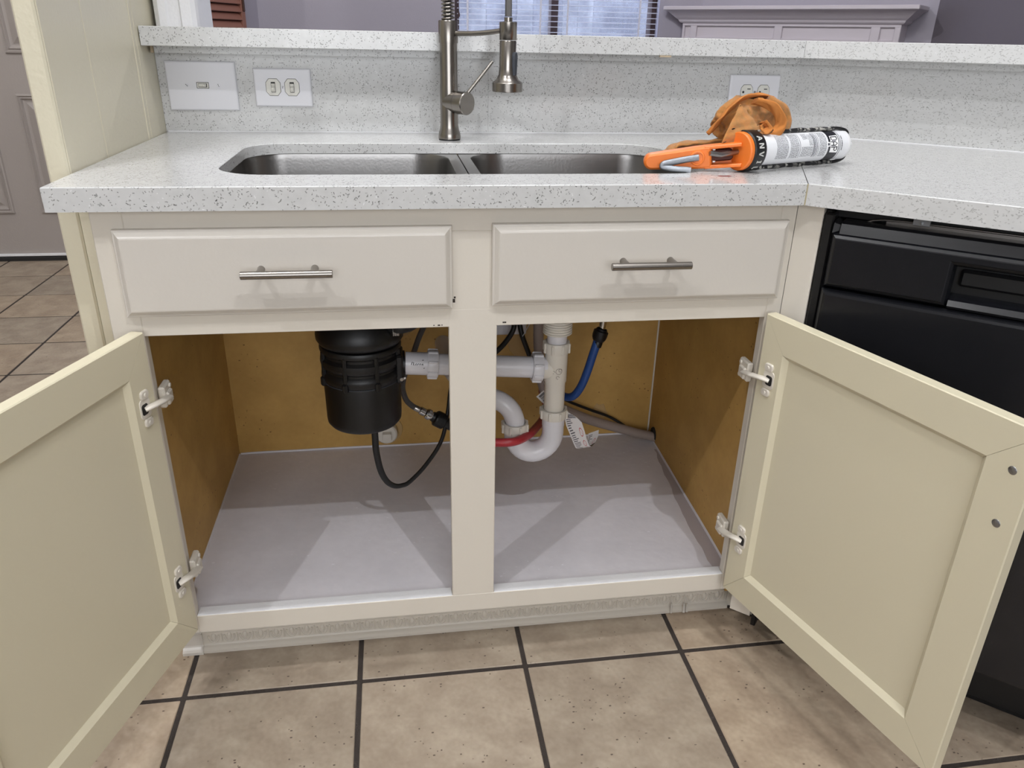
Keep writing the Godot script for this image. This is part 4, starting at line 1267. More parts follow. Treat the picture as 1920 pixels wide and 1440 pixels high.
# ---------- under the sink ----------
func disposer() -> void:
	var x := 0.603
	var z := -0.27
	var y := 0.0
	var d := thing("disposer", "black garbage disposer hanging under the left bowl", "disposer", Vector3(x, 0.39, z))
	part(d, "motor_can", MB.new().lathe(v2([0.0, 0.388, 0.060, 0.388, 0.070, 0.391, 0.0745, 0.397, 0.0752, 0.405, 0.0762, 0.484, 0.0755, 0.487, 0.070, 0.487]), Vector3(x, 0, z), Vector3.UP, 48), M.black_plastic)
	part(d, "seam", MB.new().lathe(v2([0.0750, 0.4865, 0.0772, 0.4872, 0.0772, 0.4885, 0.0750, 0.4890]), Vector3(x, 0, z), Vector3.UP, 48), M.grey_button)
	part(d, "grind_housing", MB.new().lathe(v2([0.070, 0.489, 0.0765, 0.489, 0.0785, 0.494, 0.0795, 0.500, 0.0785, 0.506, 0.0735, 0.512, 0.0735, 0.516, 0.0785, 0.521, 0.0800, 0.528, 0.0790, 0.536, 0.0735, 0.542, 0.0735, 0.547, 0.0795, 0.552, 0.0800, 0.558, 0.0780, 0.562, 0.074, 0.563]), Vector3(x, 0, z), Vector3.UP, 48), M.black_plastic)
	part(d, "upper_shell", MB.new().lathe(v2([0.070, 0.563, 0.0800, 0.567, 0.0850, 0.575, 0.0852, 0.585, 0.080, 0.600, 0.071, 0.614, 0.062, 0.627, 0.056, 0.640, 0.054, 0.668, 0.0, 0.668]), Vector3(x, 0, z), Vector3.UP, 48, 50), M.black_plastic)
	for a in [0.35, 1.15, 1.95, 2.75, -0.9, -2.2]:
		var q := Vector3(x + cos(a) * 0.0765, 0.0, z + sin(a) * 0.0765)
		var bs := Basis(Vector3.UP, -a)
		part(d, "lug", MB.new().box(q + Vector3(0, 0.523, 0), Vector3(0.009, 0.066, 0.009), 0.003, bs).box(q + Vector3(0, 0.493, 0) + bs.x * 0.002, Vector3(0.012, 0.020, 0.011), 0.003, bs), M.black_plastic)
	part(d, "outlet_flange", MB.new().box(Vector3(x + 0.074, 0.512, z + 0.006), Vector3(0.016, 0.060, 0.062), 0.004).lathe(v2([0.026, 0.0, 0.026, 0.02, 0.0, 0.02]), Vector3(x + 0.066, 0.5115, z), Vector3.RIGHT, 24), M.black_plastic)
	part(d, "screw", MB.new().lathe(v2([0.0042, 0.0, 0.0038, 0.004, 0.0, 0.0045]), Vector3(x + 0.082, 0.4925, z + 0.031), Vector3.RIGHT, 12).lathe(v2([0.004, 0.0, 0.0036, 0.003, 0.0, 0.0035]), Vector3(x + 0.078, 0.4925, z + 0.036), Vector3.BACK, 10), M.steel)
	part(d, "mount_ring", MB.new().lathe(v2([0.0, 0.655, 0.060, 0.655, 0.062, 0.658, 0.062, 0.676, 0.0, 0.676]), Vector3(x, 0, z), Vector3.UP, 40), M.steel)
	# dishwasher inlet with its clamp
	part(d, "inlet_hose", MB.new().tube(curve(v3([0.655, 0.600, -0.235, 0.680, 0.606, -0.215, 0.705, 0.609, -0.225, 0.735, 0.611, -0.28, 0.775, 0.612, -0.38, 0.81, 0.62, -0.47]), 6), 0.0105, 14), M.black_rubber)
	var cl := MB.new()
	cl.lathe(v2([0.0110, 0.0, 0.0128, 0.0, 0.0128, 0.012, 0.0110, 0.012]), Vector3(0.667, 0.6025, -0.2275), Vector3(0.85, 0.2, 0.5), 24)
	for k in 6:
		cl.box(Vector3(0.6685 + k * 0.0021, 0.601, -0.2105), Vector3(0.0012, 0.017, 0.0025), 0.0004)
	part(d, "hose_clamp", cl, M.chrome, "steel hose clamp")
	# flat power cord looping out of the bottom
	var cord := curve(v3([0.6215, 0.396, -0.245, 0.622, 0.36, -0.245, 0.6225, 0.326, -0.245, 0.629, 0.280, -0.248, 0.640, 0.249, -0.254, 0.655, 0.231, -0.262, 0.672, 0.2245, -0.272, 0.690, 0.227, -0.283, 0.727, 0.252, -0.31, 0.763, 0.294, -0.34, 0.780, 0.351, -0.37, 0.792, 0.402, -0.40, 0.83, 0.44, -0.46, 0.90, 0.48, -0.575]), 6)
	part(d, "power_cord", MB.new().tube(cord, 0.0068, 12, true, 0.66, Vector3(0, 0, 1)), M.black_rubber, "black power cord hanging in a loop")

func slip_nut(parent: Node, at: Vector3, axis: Vector3, m: Material, r := 0.0275, h := 0.021) -> void:
	var b := MB.new()
	b.lathe(v2([r * 0.78, 0.0, r * 0.93, 0.0, r, h * 0.22, r, h * 0.86, r * 0.95, h, r * 0.78, h]), at, axis, 28)
	var z := axis.normalized()
	var x := z.cross(Vector3.RIGHT if absf(z.x) < 0.9 else Vector3.UP).normalized()
	var y := z.cross(x)
	for k in 8:
		var a := TAU * k / 8 + 0.3
		var d := x * cos(a) + y * sin(a)
		b.box(at + z * h * 0.5 + d * r, Vector3(0.0045, h * 0.92, 0.006), 0.0015, Basis(d, z, d.cross(z)))
	part(parent, "slip_nut", b, m)

func drain() -> void:
	var z := -0.27
	var x := 0.999
	var t := thing("drain_pipe", "white plastic drain pipes with trap under the right bowl", "pipe", Vector3(x, 0.29, z))
	# threaded tailpiece
	var pr := v2([0.0, 0.566, 0.0285, 0.566])
	for k in 22:
		pr.append_array(v2([0.0300, 0.567 + k * 0.0052, 0.0300, 0.5693 + k * 0.0052, 0.0278, 0.5700 + k * 0.0052, 0.0278, 0.5717 + k * 0.0052]))
	part(t, "threaded_spout", MB.new().lathe(pr, Vector3(x, 0, z), Vector3.UP, 40, 20), M.pvc_cream)
	part(t, "tailpiece", MB.new().lathe(v2([0.0205, 0.50, 0.0205, 0.567]), Vector3(x, 0, z), Vector3.UP, 32), M.pvc)
	slip_nut(t, Vector3(x, 0.524, z), Vector3.UP, M.pvc_cream, 0.0272, 0.023)
	var tee := part(t, "tee", MB.new().lathe(v2([0.0215, 0.380, 0.0215, 0.456, 0.0235, 0.460, 0.0238, 0.524, 0.0, 0.5245]), Vector3(x, 0, z), Vector3.UP, 36).lathe(v2([0.0, 0.0, 0.022, 0.0, 0.0225, 0.022, 0.0225, 0.028]), Vector3(x, 0.4885, z), Vector3.LEFT, 28), M.pvc_cream)
	# moulded mark on the tee
	var mk := MB.new()
	for q in [[0.002, 0.489, 0.0065], [-0.009, 0.487, 0.003], [0.0, 0.4755, 0.0032], [0.005, 0.4915, 0.0035]]:
		var ring := PackedVector3Array()
		for k in 13:
			var a := TAU * k / 12 * (1.0 if q[2] > 0.004 else 0.8)
			var px: float = q[0] + cos(a) * q[2]
			ring.append(Vector3(x + px, q[1] + sin(a) * q[2], z + sqrt(0.02385 * 0.02385 - px * px)))
		mk.tube(ring, 0.0005, 5)
	part(tee, "moulded_mark", mk, M.pvc_grey)
	# horizontal arm from the disposer
	var a0 := Vector3(0.689, 0.5115, z)
	var a1 := Vector3(0.978, 0.4895, z)
	var ax := (a1 - a0).normalized()
	part(t, "side_arm", MB.new().tube(PackedVector3Array([a0, a0 + ax * 0.062]), 0.0232, 28), M.pvc)
	part(t, "side_arm", MB.new().tube(PackedVector3Array([a0 + ax * 0.058, a1]), 0.0222, 28), M.pvc)
	slip_nut(t, a0 + ax * 0.044, ax, M.pvc, 0.0288, 0.022)
	slip_nut(t, a1 - ax * 0.030, ax, M.pvc, 0.0300, 0.022)
	# scrawl on the arm
	var sc := MB.new()
	var strokes := [[0.012, 0.006, 0.014, 0.011, 0.017, 0.010, 0.016, 0.005], [0.019, 0.005, 0.022, 0.009, 0.023, 0.005], [0.024, 0.006, 0.026, 0.009, 0.028, 0.006, 0.030, 0.009, 0.031, 0.006], [0.033, 0.006, 0.035, 0.009, 0.036, 0.006, 0.033, 0.0075], [0.034, 0.0145, 0.037, 0.015], [0.036, -0.001, 0.038, 0.0005]]
	for s in strokes:
		var pts := PackedVector3Array()
		for k in range(0, s.size(), 2):
			var up: float = s[k + 1]
			pts.append(a0 + ax * s[k] + Vector3(0, up, sqrt(0.0234 * 0.0234 - up * up)))
		sc.tube(pts, 0.0007, 5)
	part(t, "marker_scrawl", sc, M.slot)
	# trap
	part(t, "trap_leg", MB.new().lathe(v2([0.0, 0.356, 0.0242, 0.356, 0.0242, 0.382, 0.0, 0.382]), Vector3(x, 0, z), Vector3.UP, 30), M.pvc)
	slip_nut(t, Vector3(x, 0.374, z), Vector3.UP, M.pvc_cream, 0.0292, 0.021)
	var ub := PackedVector3Array()
	var lx := 0.916
	var ra := (x - lx) / 2
	for p in [Vector3(x, 0.372, z), Vector3(x, 0.350, z)]: ub.append(p)
	for k in 15:
		var a := PI * k / 14
		ub.append(Vector3(lx + ra + cos(a) * ra, 0.338 - sin(a) * (ra + 0.004), z))
	ub.append(Vector3(lx, 0.350, z))
	part(t, "trap_bend", MB.new().tube(ub, 0.0232, 28), M.pvc)
	slip_nut(t, Vector3(lx, 0.344, z), Vector3.UP, M.pvc_cream, 0.0285, 0.022)
	var el := curve(v3([lx, 0.352, z, lx - 0.001, 0.372, z, lx - 0.010, 0.394, z - 0.003, lx - 0.028, 0.410, z - 0.010, lx - 0.055, 0.417, z - 0.028, lx - 0.10, 0.418, z - 0.10, lx - 0.125, 0.418, z - 0.20, lx - 0.13, 0.418, z - 0.3445]), 5)
	part(t, "trap_arm", MB.new().tube(el, 0.0208, 28), M.pvc)
	slip_nut(t, Vector3(lx - 0.052, 0.4165, z - 0.025), Vector3(-0.75, 0.0, -0.6), M.pvc, 0.0275, 0.02)
	# old clean-out plug in the back panel
	var c := thing("cleanout_plug", "dirty white clean-out plug on the back panel below the black disposer", "plug", Vector3(0.632, 0.185, -0.6))
	part(c, "cap", MB.new().lathe(v2([0.0, 0.0, 0.027, 0.0, 0.027, 0.022, 0.0235, 0.026, 0.0, 0.0265]), Vector3(0.637, 0.183, -0.6135), Vector3.BACK, 24), M.pvc_cream)
	part(c, "plug_head", MB.new().stack(rrect(0.638, 0.181, 0.0115, 0.0115, 0.002, 2), [[0, -0.59], [0.001, -0.574]], Transform3D.IDENTITY), M.pvc_cream)
	part(c, "plaster_ring", MB.new().lathe(v2([0.03, 0.0, 0.042, 0.0, 0.041, 0.003, 0.03, 0.004]), Vector3(0.636, 0.186, -0.6148), Vector3.BACK, 28), M.patch)

func hoses() -> void:
	# braided supply hose, black fitting
	var h := thing("supply_hose", "braided steel supply hose hanging beside the disposer", "hose", Vector3(0.70, 0.40, -0.40))
	part(h, "hose", MB.new().tube(curve(v3([0.775, 0.66, -0.43, 0.757, 0.60, -0.425, 0.738, 0.545, -0.42, 0.721, 0.506, -0.42, 0.705, 0.465, -0.41, 0.688, 0.432, -0.395, 0.682, 0.408, -0.38, 0.688, 0.384, -0.37, 0.700, 0.372, -0.362, 0.709, 0.3665, -0.36]), 6), 0.0062, 12), M.braid)
	var d := Vector3(0.085, -0.052, 0.0).normalized()
	var p := Vector3(0.706, 0.368, -0.36)
	part(h, "ferrule", MB.new().lathe(v2([0.006, 0.0, 0.0066, 0.001, 0.0066, 0.013, 0.0055, 0.014]), p, d, 16), M.steel)
	part(h, "hex_nut", MB.new().lathe(v2([0.0, 0.013, 0.0085, 0.014, 0.009, 0.015, 0.009, 0.027, 0.0, 0.028]), p, d, 6, 5), M.chrome)
	part(h, "threaded_end", MB.new().lathe(v2([0.0, 0.028, 0.0105, 0.029, 0.0125, 0.033, 0.0125, 0.040, 0.0085, 0.042, 0.0085, 0.046]), p, d, 14, 15), M.chrome)
	part(h, "black_nut", MB.new().lathe(v2([0.0, 0.044, 0.011, 0.045, 0.012, 0.05, 0.017, 0.053, 0.0182, 0.056, 0.0182, 0.075, 0.013, 0.078, 0.012, 0.10, 0.0, 0.10]), p, d, 10, 20), M.black_plastic)
	# red hose
	h = thing("red_hose", "red water hose curving in front of the trap", "hose", Vector3(0.90, 0.34, -0.24))
	part(h, "hose", MB.new().tube(curve(v3([0.798, 0.316, -0.352, 0.812, 0.328, -0.30, 0.838, 0.344, -0.235, 0.874, 0.346, -0.220, 0.910, 0.346, -0.2215, 0.945, 0.338, -0.262, 0.972, 0.322, -0.322, 1.000, 0.312, -0.385, 1.02, 0.31, -0.45, 1.03, 0.30, -0.56]), 6), 0.0092, 14), M.red)
	# blue hose
	h = thing("blue_hose", "blue water hose with a black coupling under the counter", "hose", Vector3(1.12, 0.42, -0.45))
	part(h, "hose", MB.new().tube(curve(v3([1.140, 0.490, -0.457, 1.134, 0.468, -0.452, 1.126, 0.440, -0.45, 1.114, 0.393, -0.45, 1.102, 0.352, -0.457, 1.086, 0.325, -0.468, 1.068, 0.314, -0.50, 1.070, 0.306, -0.55, 1.082, 0.302, -0.614]), 6), 0.0098, 14), M.blue)
	part(h, "coupling", MB.new().lathe(v2([0.0, 0.0, 0.0135, 0.0, 0.0165, 0.006, 0.0175, 0.012, 0.0175, 0.024, 0.014, 0.026, 0.012, 0.03]), Vector3(1.137, 0.474, -0.453), Vector3(0.26, 0.96, -0.02), 10, 15), M.black_plastic)
	part(h, "coupling_tail", MB.new().lathe(v2([0.0112, 0.0, 0.0116, 0.012, 0.0105, 0.014]), Vector3(1.134, 0.460, -0.4525), Vector3(0.26, 0.96, -0.02), 16), M.black_plastic)
	part(h, "fitting", MB.new().lathe(v2([0.0, 0.0, 0.008, 0.0, 0.008, 0.03, 0.006, 0.032, 0.006, 0.19]), Vector3(1.145, 0.502, -0.455), Vector3(0.10, 1.0, 0.0), 14), M.chrome)
	# grey drain hose
	h = thing("dishwasher_hose", "grey dishwasher hose running behind the trap into the right corner", "hose", Vector3(1.15, 0.25, -0.53))
	part(h, "hose", MB.new().tube(curve(v3([1.000, 0.66, -0.50, 1.004, 0.56, -0.50, 1.004, 0.496, -0.50, 1.006, 0.445, -0.50, 1.013, 0.376, -0.50, 1.028, 0.320, -0.50, 1.052, 0.285, -0.508, 1.087, 0.262, -0.52, 1.153, 0.224, -0.537, 1.224, 0.192, -0.552, 1.29, 0.166, -0.560, 1.345, 0.150, -0.560]), 6), 0.0125, 16), M.pvc_grey)
	part(h, "cable", MB.new().tube(curve(v3([1.03, 0.320, -0.53, 1.06, 0.298, -0.545, 1.10, 0.270, -0.556, 1.16, 0.236, -0.572, 1.22, 0.205, -0.585, 1.26, 0.180, -0.578, 1.30, 0.150, -0.578, 1.345, 0.1425, -0.583]), 6), 0.0038, 8), M.black_rubber)
	part(h, "hole_grommet", MB.new().lathe(v2([0.010, 0.0, 0.020, 0.0, 0.018, 0.004, 0.010, 0.004]), Vector3(1.3395, 0.157, -0.565), Vector3.LEFT, 18), M.dark_hole)
	# outlet box with two black cables
	h = thing("junction_box", "white outlet box with two black cables high on the back panel", "outlet", Vector3(0.945, 0.47, -0.6))
	part(h, "box", MB.new().stack(rrect(0.95, 0.497, 0.040, 0.052, 0.004, 3), [[0, -0.615], [0, -0.588], [0.003, -0.585]], Transform3D.IDENTITY), M.plate)
	part(h, "plug", box(Vector3(0.938, 0.488, -0.586), Vector3(0.972, 0.525, -0.53), 0.006), M.black_rubber)
	part(h, "cable", MB.new().tube(curve(v3([0.953, 0.510, -0.535, 0.947, 0.483, -0.52, 0.932, 0.456, -0.52, 0.913, 0.434, -0.52, 0.887, 0.414, -0.52, 0.84, 0.40, -0.53, 0.80, 0.41, -0.50]), 6), 0.0062, 10), M.black_rubber)
	part(h, "cable", MB.new().tube(curve(v3([0.962, 0.506, -0.535, 0.967, 0.473, -0.52, 0.980, 0.436, -0.52, 0.992, 0.405, -0.52, 1.005, 0.37, -0.53, 1.02, 0.33, -0.545]), 6), 0.0062, 10), M.black_rubber)
	part(h, "wire", MB.new().tube(v3([0.968, 0.470, -0.508, 0.984, 0.485, -0.53, 1.005, 0.502, -0.57]), 0.0011, 6), M.plate)
	# paper tag and barcode sticker
	var tg := MB.new()
	var G := []
	for q in [[1.037, 0.349, -0.345, 1.046, 0.347, -0.347], [1.041, 0.333, -0.345, 1.070, 0.330, -0.348], [1.046, 0.312, -0.345, 1.083, 0.316, -0.349], [1.057, 0.286, -0.342, 1.091, 0.293, -0.348], [1.064, 0.268, -0.338, 1.097, 0.272, -0.345], [1.070, 0.256, -0.338, 1.104, 0.256, -0.345], [1.083, 0.2465, -0.350, 1.113, 0.246, -0.358], [1.098, 0.2455, -0.368, 1.126, 0.247, -0.376], [1.109, 0.252, -0.384, 1.137, 0.256, -0.392], [1.113, 0.262, -0.394, 1.140, 0.266, -0.402]]:
		G.append(PackedVector3Array([Vector3(q[0], q[1], q[2]), Vector3((q[0] + q[3]) / 2, (q[1] + q[4]) / 2, (q[2] + q[5]) / 2), Vector3(q[3], q[4], q[5])]))
	tg.grid(G, false, Vector3(1.06, 0.30, -0.6))
	for i in tg.U.size():
		tg.U[i] = Vector2(clampf(tg.U[i].x * 1.5, 0, 1), tg.U[i].y * 0.99)
	var t := thing("paper_tag", "white printed paper tag with red symbols curling beside the trap", "tag", Vector3(1.08, 0.29, -0.345))
	part(t, "label", tg, M.tag)
	part(t, "tie", MB.new().tube(v3([1.041, 0.349, -0.346, 1.036, 0.358, -0.352, 1.031, 0.352, -0.40, 1.034, 0.330, -0.49]), 0.0009, 6), M.plate)
	var b := MB.new()
	b.grid([v3([0.972, 0.394, -0.332, 0.988, 0.409, -0.332]), v3([0.980, 0.386, -0.330, 0.996, 0.401, -0.330]), v3([0.990, 0.376, -0.326, 1.008, 0.389, -0.326]), v3([1.000, 0.367, -0.320, 1.018, 0.380, -0.320])], false, Vector3(0.99, 0.38, -0.6))
	for i in b.U.size():
		b.U[i] = Vector2(b.U[i].y * 0.98, clampf(b.U[i].x * 2.0, 0, 1))
	t = thing("barcode_label", "small white barcode sticker behind the drain tee", "label", Vector3(0.99, 0.385, -0.33))
	part(t, "label", b, M.bar)
	part(t, "tie", MB.new().tube(v3([1.008, 0.374, -0.321, 1.010, 0.372, -0.36, 1.012, 0.376, -0.488]), 0.0009, 6), M.plate)

# ---------- caulk gun, cartridge, towel ----------
func caulk_gun() -> void:
	var a := Vector3(0.930, 0.0, -0.3676).normalized()
	var s := Vector3(0.3676, 0.0, 0.930).normalized()
	var C := Vector3(1.262, 0.9475, -0.090)
	var up := Vector3.UP
	var ring_pt := func(d: float, r: float, phi: float) -> Vector3:
		return C + a * d + (up * cos(phi) + s * sin(phi)) * r
	# cartridge
	var k := thing("sealant_cartridge", "white sealant cartridge with black printed label lying in the gun", "cartridge", C + a * 0.12)
	var G := []
	for i in 13:
		var r := PackedVector3Array()
		for j in 49:
			r.append(ring_pt.call(0.234 - 0.220 * i / 12.0, 0.0255, TAU * j / 48.0 - PI / 2))
		G.append(r)
	var tb := MB.new()
	tb.grid(G, false, Vector3.INF)
	tb = MB.new()
	for i in 12:
		for j in 48:
			var q := []
			for e in [[i, j], [i, j + 1], [i + 1, j + 1], [i + 1, j]]:
				q.append(G[e[0]][e[1]])
			var nn := []
			for e in [j, j + 1]:
				var ph: float = TAU * e / 48.0 - PI / 2
				nn.append(up * cos(ph) + s * sin(ph))
			var u0 := j / 48.0; var u1 := (j + 1) / 48.0; var w0 := i / 12.0; var w1 := (i + 1) / 12.0
			tb.tri(q[0], q[1], q[2], nn[0], nn[1], nn[1], Vector2(u0, w0), Vector2(u1, w0), Vector2(u1, w1))
			tb.tri(q[0], q[2], q[3], nn[0], nn[1], nn[0], Vector2(u0, w0), Vector2(u1, w1), Vector2(u0, w1))
	part(k, "tube", tb, M.cartridge)
	part(k, "end_cap", MB.new().lathe(v2([0.0255, 0.0, 0.0258, 0.001, 0.0258, 0.006, 0.024, 0.009, 0.018, 0.011, 0.0, 0.0125]), C + a * 0.234, a, 32), M.cart_white)
	part(k, "nozzle", MB.new().lathe(v2([0.0085, 0.010, 0.0085, 0.022, 0.006, 0.024, 0.0045, 0.036, 0.0, 0.036]), C + a * 0.234, a, 16), M.cart_white)
	# the gun
	var g := thing("caulk_gun", "orange and black caulk gun lying on the counter at the sink corner", "caulk gun", C)
	var cr := MB.new()
	for shell in 2:
		var R := []
		for i in 2:
			var ring := PackedVector3Array()
			for j in 25:
				ring.append(ring_pt.call([0.010, 0.217][i], [0.0262, 0.0285][shell], deg_to_rad(lerpf(8.0, -188.0, j / 24.0))))
			R.append(ring)
		cr.grid(R, false, Vector3.INF, 1.0)
	part(g, "cradle", cr, M.smeared, "black metal cradle smeared with dried sealant")
	for ph in [2.0, 172.0]:
		var pts := PackedVector3Array()
		for i in 13:
			pts.append(ring_pt.call(0.012 + 0.206 * i / 12.0, 0.0290 + 0.0008 * sin(i * 2.1), deg_to_rad(ph)))
		part(g, "cradle_rail", MB.new().tube(pts, 0.0044, 10, true, 0.8), M.smeared)
		var hk := PackedVector3Array()
		for i in 7:
			var w := i / 6.0
			hk.append(ring_pt.call(0.215 + 0.034 * sin(w * PI / 2), 0.0295 - 0.010 * w * w, deg_to_rad(ph + (0.0 if w < 0.01 else (18.0 if ph < 90.0 else -18.0) * w))))
		part(g, "cradle_hook", MB.new().tube(curve(hk, 3), 0.0030, 10), M.black_plastic)
	var col := part(g, "collar", MB.new().lathe(v2([0.0, -0.004, 0.0315, -0.004, 0.0335, -0.002, 0.0335, 0.018, 0.0320, 0.022, 0.0255, 0.022]), C, a, 40), M.black_plastic)
	var word := "ANVIL"
	for i in 5:
		var tm := TextMesh.new()
		tm.text = word[i]; tm.font_size = 16; tm.pixel_size = 0.00085; tm.depth = 0.0009
		var ff := SystemFont.new()
		ff.font_names = PackedStringArray(["Droid Sans"]); ff.font_weight = 700
		tm.font = ff
		var phi := deg_to_rad(48.0 + i * 22.5)
		var n := up * cos(phi) + s * sin(phi)
		var along := -up * sin(phi) + s * cos(phi)
		var o := mi("letter", tm, M.letter, col)
		o.transform = Transform3D(Basis(along, a, n), C + a * 0.0085 + n * 0.0336)
	part(g, "back_plate", MB.new().lathe(v2([0.0, -0.0125, 0.0295, -0.0125, 0.0312, -0.0105, 0.0312, -0.0045, 0.0, -0.004]), C, a, 40), M.orange)
	# body: two plates joining the plate to the grip, then the grip
	var h := Vector3(-0.962, -0.112, -0.25).normalized()
	var fz := h.cross(up).normalized()          # face towards the room
	if fz.z < 0.0: fz = -fz
	var hv := fz.cross(h).normalized()
	if hv.y < 0.0: hv = -hv
	var B := Transform3D(Basis(h, hv, fz), C + Vector3(-0.004, -0.004, 0.006))
	for sy in [-0.0165, 0.0165]:
		part(g, "body_plate", MB.new().stack(v2([0.002, sy - 0.0028, 0.062, sy * 0.93 - 0.0028, 0.062, sy * 0.93 + 0.0028, 0.002, sy + 0.0028]), [[0, -0.013], [0, 0.012], [0.0012, 0.0132]], B), M.orange)
	part(g, "body_web", MB.new().stack(v2([0.004, -0.0165, 0.062, -0.0155, 0.062, 0.0155, 0.004, 0.0165]), [[0, -0.012], [0, -0.008]], B), M.orange)
	part(g, "plunger_rod", MB.new().tube(PackedVector3Array([C - a * 0.004, C - a * 0.05 + Vector3(0, -0.004, 0), C - a * 0.06 + h * 0.01]), 0.0045, 6), M.dark_steel)
	part(g, "rod_housing", MB.new().stack(rrect(0.034, 0.001, 0.020, 0.0095, 0.006, 4), [[0, -0.008], [0, 0.001], [0.002, 0.003]], B), M.brown_metal)
	for sy in [-0.008, 0.011]:
		part(g, "spring_clip", MB.new().box(B * Vector3(0.046, sy, 0.004), Vector3(0.006, 0.004, 0.004), 0.001, B.basis), M.chrome)
	var gp := PackedVector2Array()
	for q in [[0.050, -0.0185], [0.075, -0.0175], [0.105, -0.0155], [0.137, -0.0138]]: gp.append(Vector2(q[0], q[1]))
	for i in 11:
		var an := -PI / 2 + PI * i / 10
		gp.append(Vector2(0.149 + cos(an) * 0.0130, sin(an) * 0.0132))
	for q in [[0.137, 0.0140], [0.105, 0.0160], [0.075, 0.0182], [0.050, 0.0190]]: gp.append(Vector2(q[0], q[1]))
	part(g, "grip", MB.new().stack(gp, [[0.004, -0.014], [0.001, -0.0115], [0, -0.008], [0, 0.008], [0.001, 0.0115], [0.004, 0.014]], B, [], true), M.orange)
	var boss := MB.new()
	boss.lathe(v2([0.0, 0.0, 0.0125, 0.0, 0.0115, 0.0022, 0.0092, 0.0026, 0.0088, 0.001, 0.0, 0.001]), B * Vector3(0.074, 0.001, 0.014), fz, 28)
	part(g, "pivot_boss", boss, M.orange)
	var tr := PackedVector3Array()
	for q in [[0.072, 0.002, 0.0165], [0.090, 0.001, 0.019], [0.112, -0.001, 0.0215], [0.128, -0.003, 0.0225], [0.132, -0.0065, 0.023], [0.126, -0.0095, 0.0235], [0.112, -0.0125, 0.025], [0.094, -0.0150, 0.026], [0.086, -0.0165, 0.026]]:
		tr.append(B * Vector3(q[0], q[1], q[2]))
	part(g, "trigger", MB.new().tube(curve(tr, 5), 0.0054, 12, true, 0.6, fz), M.galv, "folded silver trigger")

func ribbon(b: MB, path: Array, half: Array, thick: float, n := 7) -> void:
	# path of centre points with a width vector each; a soft folded sheet with real thickness
	var P := PackedVector3Array()
	var W := PackedVector3Array()
	for p in path: P.append(p)
	for p in half: W.append(p)
	P = curve(P, 6); W = curve(W, 6)
	var G := []
	for i in P.size():
		var t := (P[mini(i + 1, P.size() - 1)] - P[maxi(i - 1, 0)]).normalized()
		var w := W[i]
		var nn := t.cross(w).normalized()
		var ring := PackedVector3Array()
		var m := 24
		for j in m:
			var an := TAU * j / m
			var c := cos(an)
			var wob := sin(i * 0.9 + c * 5.0) * 0.0009 + sin(c * 11.0 + i * 0.3) * 0.0007
			ring.append(P[i] + w * c + nn * (sin(an) * thick + wob))
		G.append(ring)
	b.grid(G, true)
	b.cap(G[0], (P[0] - P[1]).normalized())
	b.cap(G[-1], (P[-1] - P[-2]).normalized())

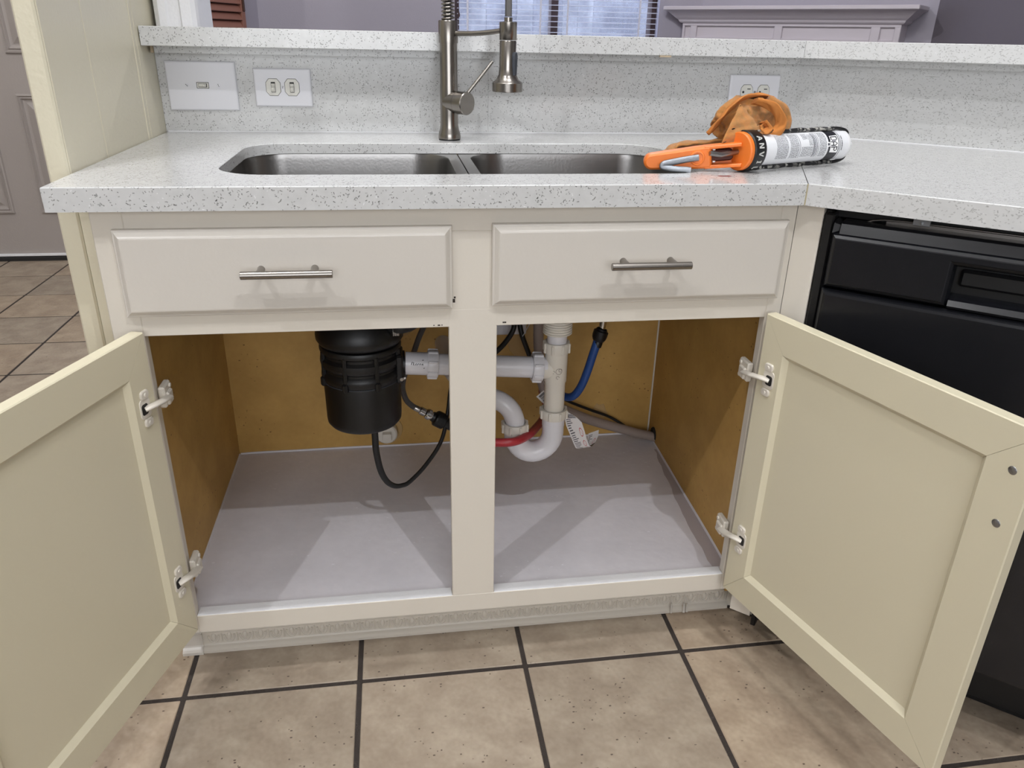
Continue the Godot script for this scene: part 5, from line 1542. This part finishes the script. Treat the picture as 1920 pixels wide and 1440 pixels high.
func towel() -> void:
	var t := thing("rag", "crumpled orange terry rag resting on the caulk gun", "rag", Vector3(1.28, 0.95, -0.19))
	var f := FastNoiseLite.new()
	f.seed = 4; f.frequency = 1.0; f.noise_type = FastNoiseLite.TYPE_SIMPLEX_SMOOTH; f.fractal_type = FastNoiseLite.FRACTAL_RIDGED; f.fractal_octaves = 2
	var f2 := FastNoiseLite.new()
	f2.seed = 9; f2.frequency = 4.0
	var c := Vector3(1.298, 0.9860, -0.168)
	var G := []
	for i in 65:
		var th := PI * i / 64.0
		var ring := PackedVector3Array()
		for j in 96:
			var ph := TAU * j / 96.0
			var d := Vector3(sin(th) * cos(ph), cos(th), sin(th) * sin(ph))
			var w := d + Vector3(0.35 * sin(d.y * 3.0 + 1.0), 0.25 * sin(d.x * 4.0), 0.2)
			var r := 0.93 + 0.17 * f.get_noise_3dv(w * 0.95) + 0.03 * f2.get_noise_3dv(d * 2.0) + 0.008 * sin(d.y * 46.0 + 5.0 * d.x)
			ring.append(c + Vector3(d.x * 0.060, d.y * 0.044, d.z * 0.042) * r)
		G.append(ring)
	var ball := MB.new()
	ball.grid(G, true)
	part(t, "bundle", ball, M.cloth)
	# flap over the top, hanging down to a point at the left
	var b := MB.new()
	ribbon(b, [Vector3(1.338, 1.026, -0.170), Vector3(1.305, 1.031, -0.160), Vector3(1.272, 1.024, -0.150), Vector3(1.250, 1.006, -0.146), Vector3(1.236, 0.986, -0.148), Vector3(1.222, 0.968, -0.152)],
		[Vector3(0.006, -0.002, 0.012), Vector3(0.003, 0.002, 0.015), Vector3(-0.002, 0.004, 0.014), Vector3(-0.003, 0.003, 0.012), Vector3(-0.004, 0.004, 0.009), Vector3(-0.001, 0.001, 0.003)], 0.0030)
	part(t, "flap", b, M.cloth_edge)
	# front fold with its straight hem
	b = MB.new()
	ribbon(b, [Vector3(1.268, 1.010, -0.122), Vector3(1.270, 0.998, -0.112), Vector3(1.268, 0.986, -0.104), Vector3(1.264, 0.974, -0.098), Vector3(1.260, 0.960, -0.098)],
		[Vector3(0.008, -0.008, 0.002), Vector3(0.018, -0.008, 0.002), Vector3(0.028, -0.004, 0.0), Vector3(0.034, 0.002, 0.0), Vector3(0.036, 0.004, 0.0)], 0.0034)
	part(t, "front_fold", b, M.cloth)
	# rolled edges on the right
	b = MB.new()
	ribbon(b, [Vector3(1.288, 1.024, -0.128), Vector3(1.312, 1.018, -0.118), Vector3(1.330, 1.002, -0.114), Vector3(1.334, 0.985, -0.114), Vector3(1.322, 0.972, -0.110), Vector3(1.304, 0.966, -0.106)],
		[Vector3(0.002, 0.004, 0.008), Vector3(0.004, 0.005, 0.008), Vector3(0.007, 0.002, 0.006), Vector3(0.008, -0.002, 0.005), Vector3(0.005, -0.008, 0.004), Vector3(0.004, -0.008, 0.002)], 0.0046)
	part(t, "rolled_edge", b, M.cloth_edge)
	b = MB.new()
	ribbon(b, [Vector3(1.318, 1.024, -0.150), Vector3(1.342, 1.012, -0.142), Vector3(1.353, 0.992, -0.140), Vector3(1.346, 0.974, -0.134), Vector3(1.326, 0.966, -0.126)],
		[Vector3(0.003, 0.005, 0.010), Vector3(0.006, 0.005, 0.010), Vector3(0.010, 0.000, 0.008), Vector3(0.007, -0.006, 0.006), Vector3(0.005, -0.008, 0.004)], 0.0075)
	part(t, "rolled_edge", b, M.cloth)
	b = MB.new()
	ribbon(b, [Vector3(1.300, 0.992, -0.112), Vector3(1.308, 0.984, -0.106), Vector3(1.304, 0.978, -0.102), Vector3(1.296, 0.980, -0.102), Vector3(1.294, 0.987, -0.104)],
		[Vector3(0.002, 0.003, 0.009), Vector3(0.004, 0.0, 0.009), Vector3(0.0, -0.004, 0.009), Vector3(-0.004, 0.0, 0.008), Vector3(0.0, 0.003, 0.007)], 0.0026)
	part(t, "curl", b, M.cloth_edge)
	# tail lying on the counter behind the grip
	b = MB.new()
	ribbon(b, [Vector3(1.160, 0.9215, -0.185), Vector3(1.176, 0.938, -0.195), Vector3(1.200, 0.945, -0.195), Vector3(1.228, 0.946, -0.190), Vector3(1.252, 0.950, -0.180), Vector3(1.280, 0.960, -0.170)],
		[Vector3(0.004, 0.003, 0.020), Vector3(0.002, 0.006, 0.024), Vector3(0.0, 0.004, 0.026), Vector3(0.0, 0.006, 0.026), Vector3(0.0, 0.008, 0.026), Vector3(0.0, 0.008, 0.026)], 0.006)
	part(t, "tail", b, M.cloth)
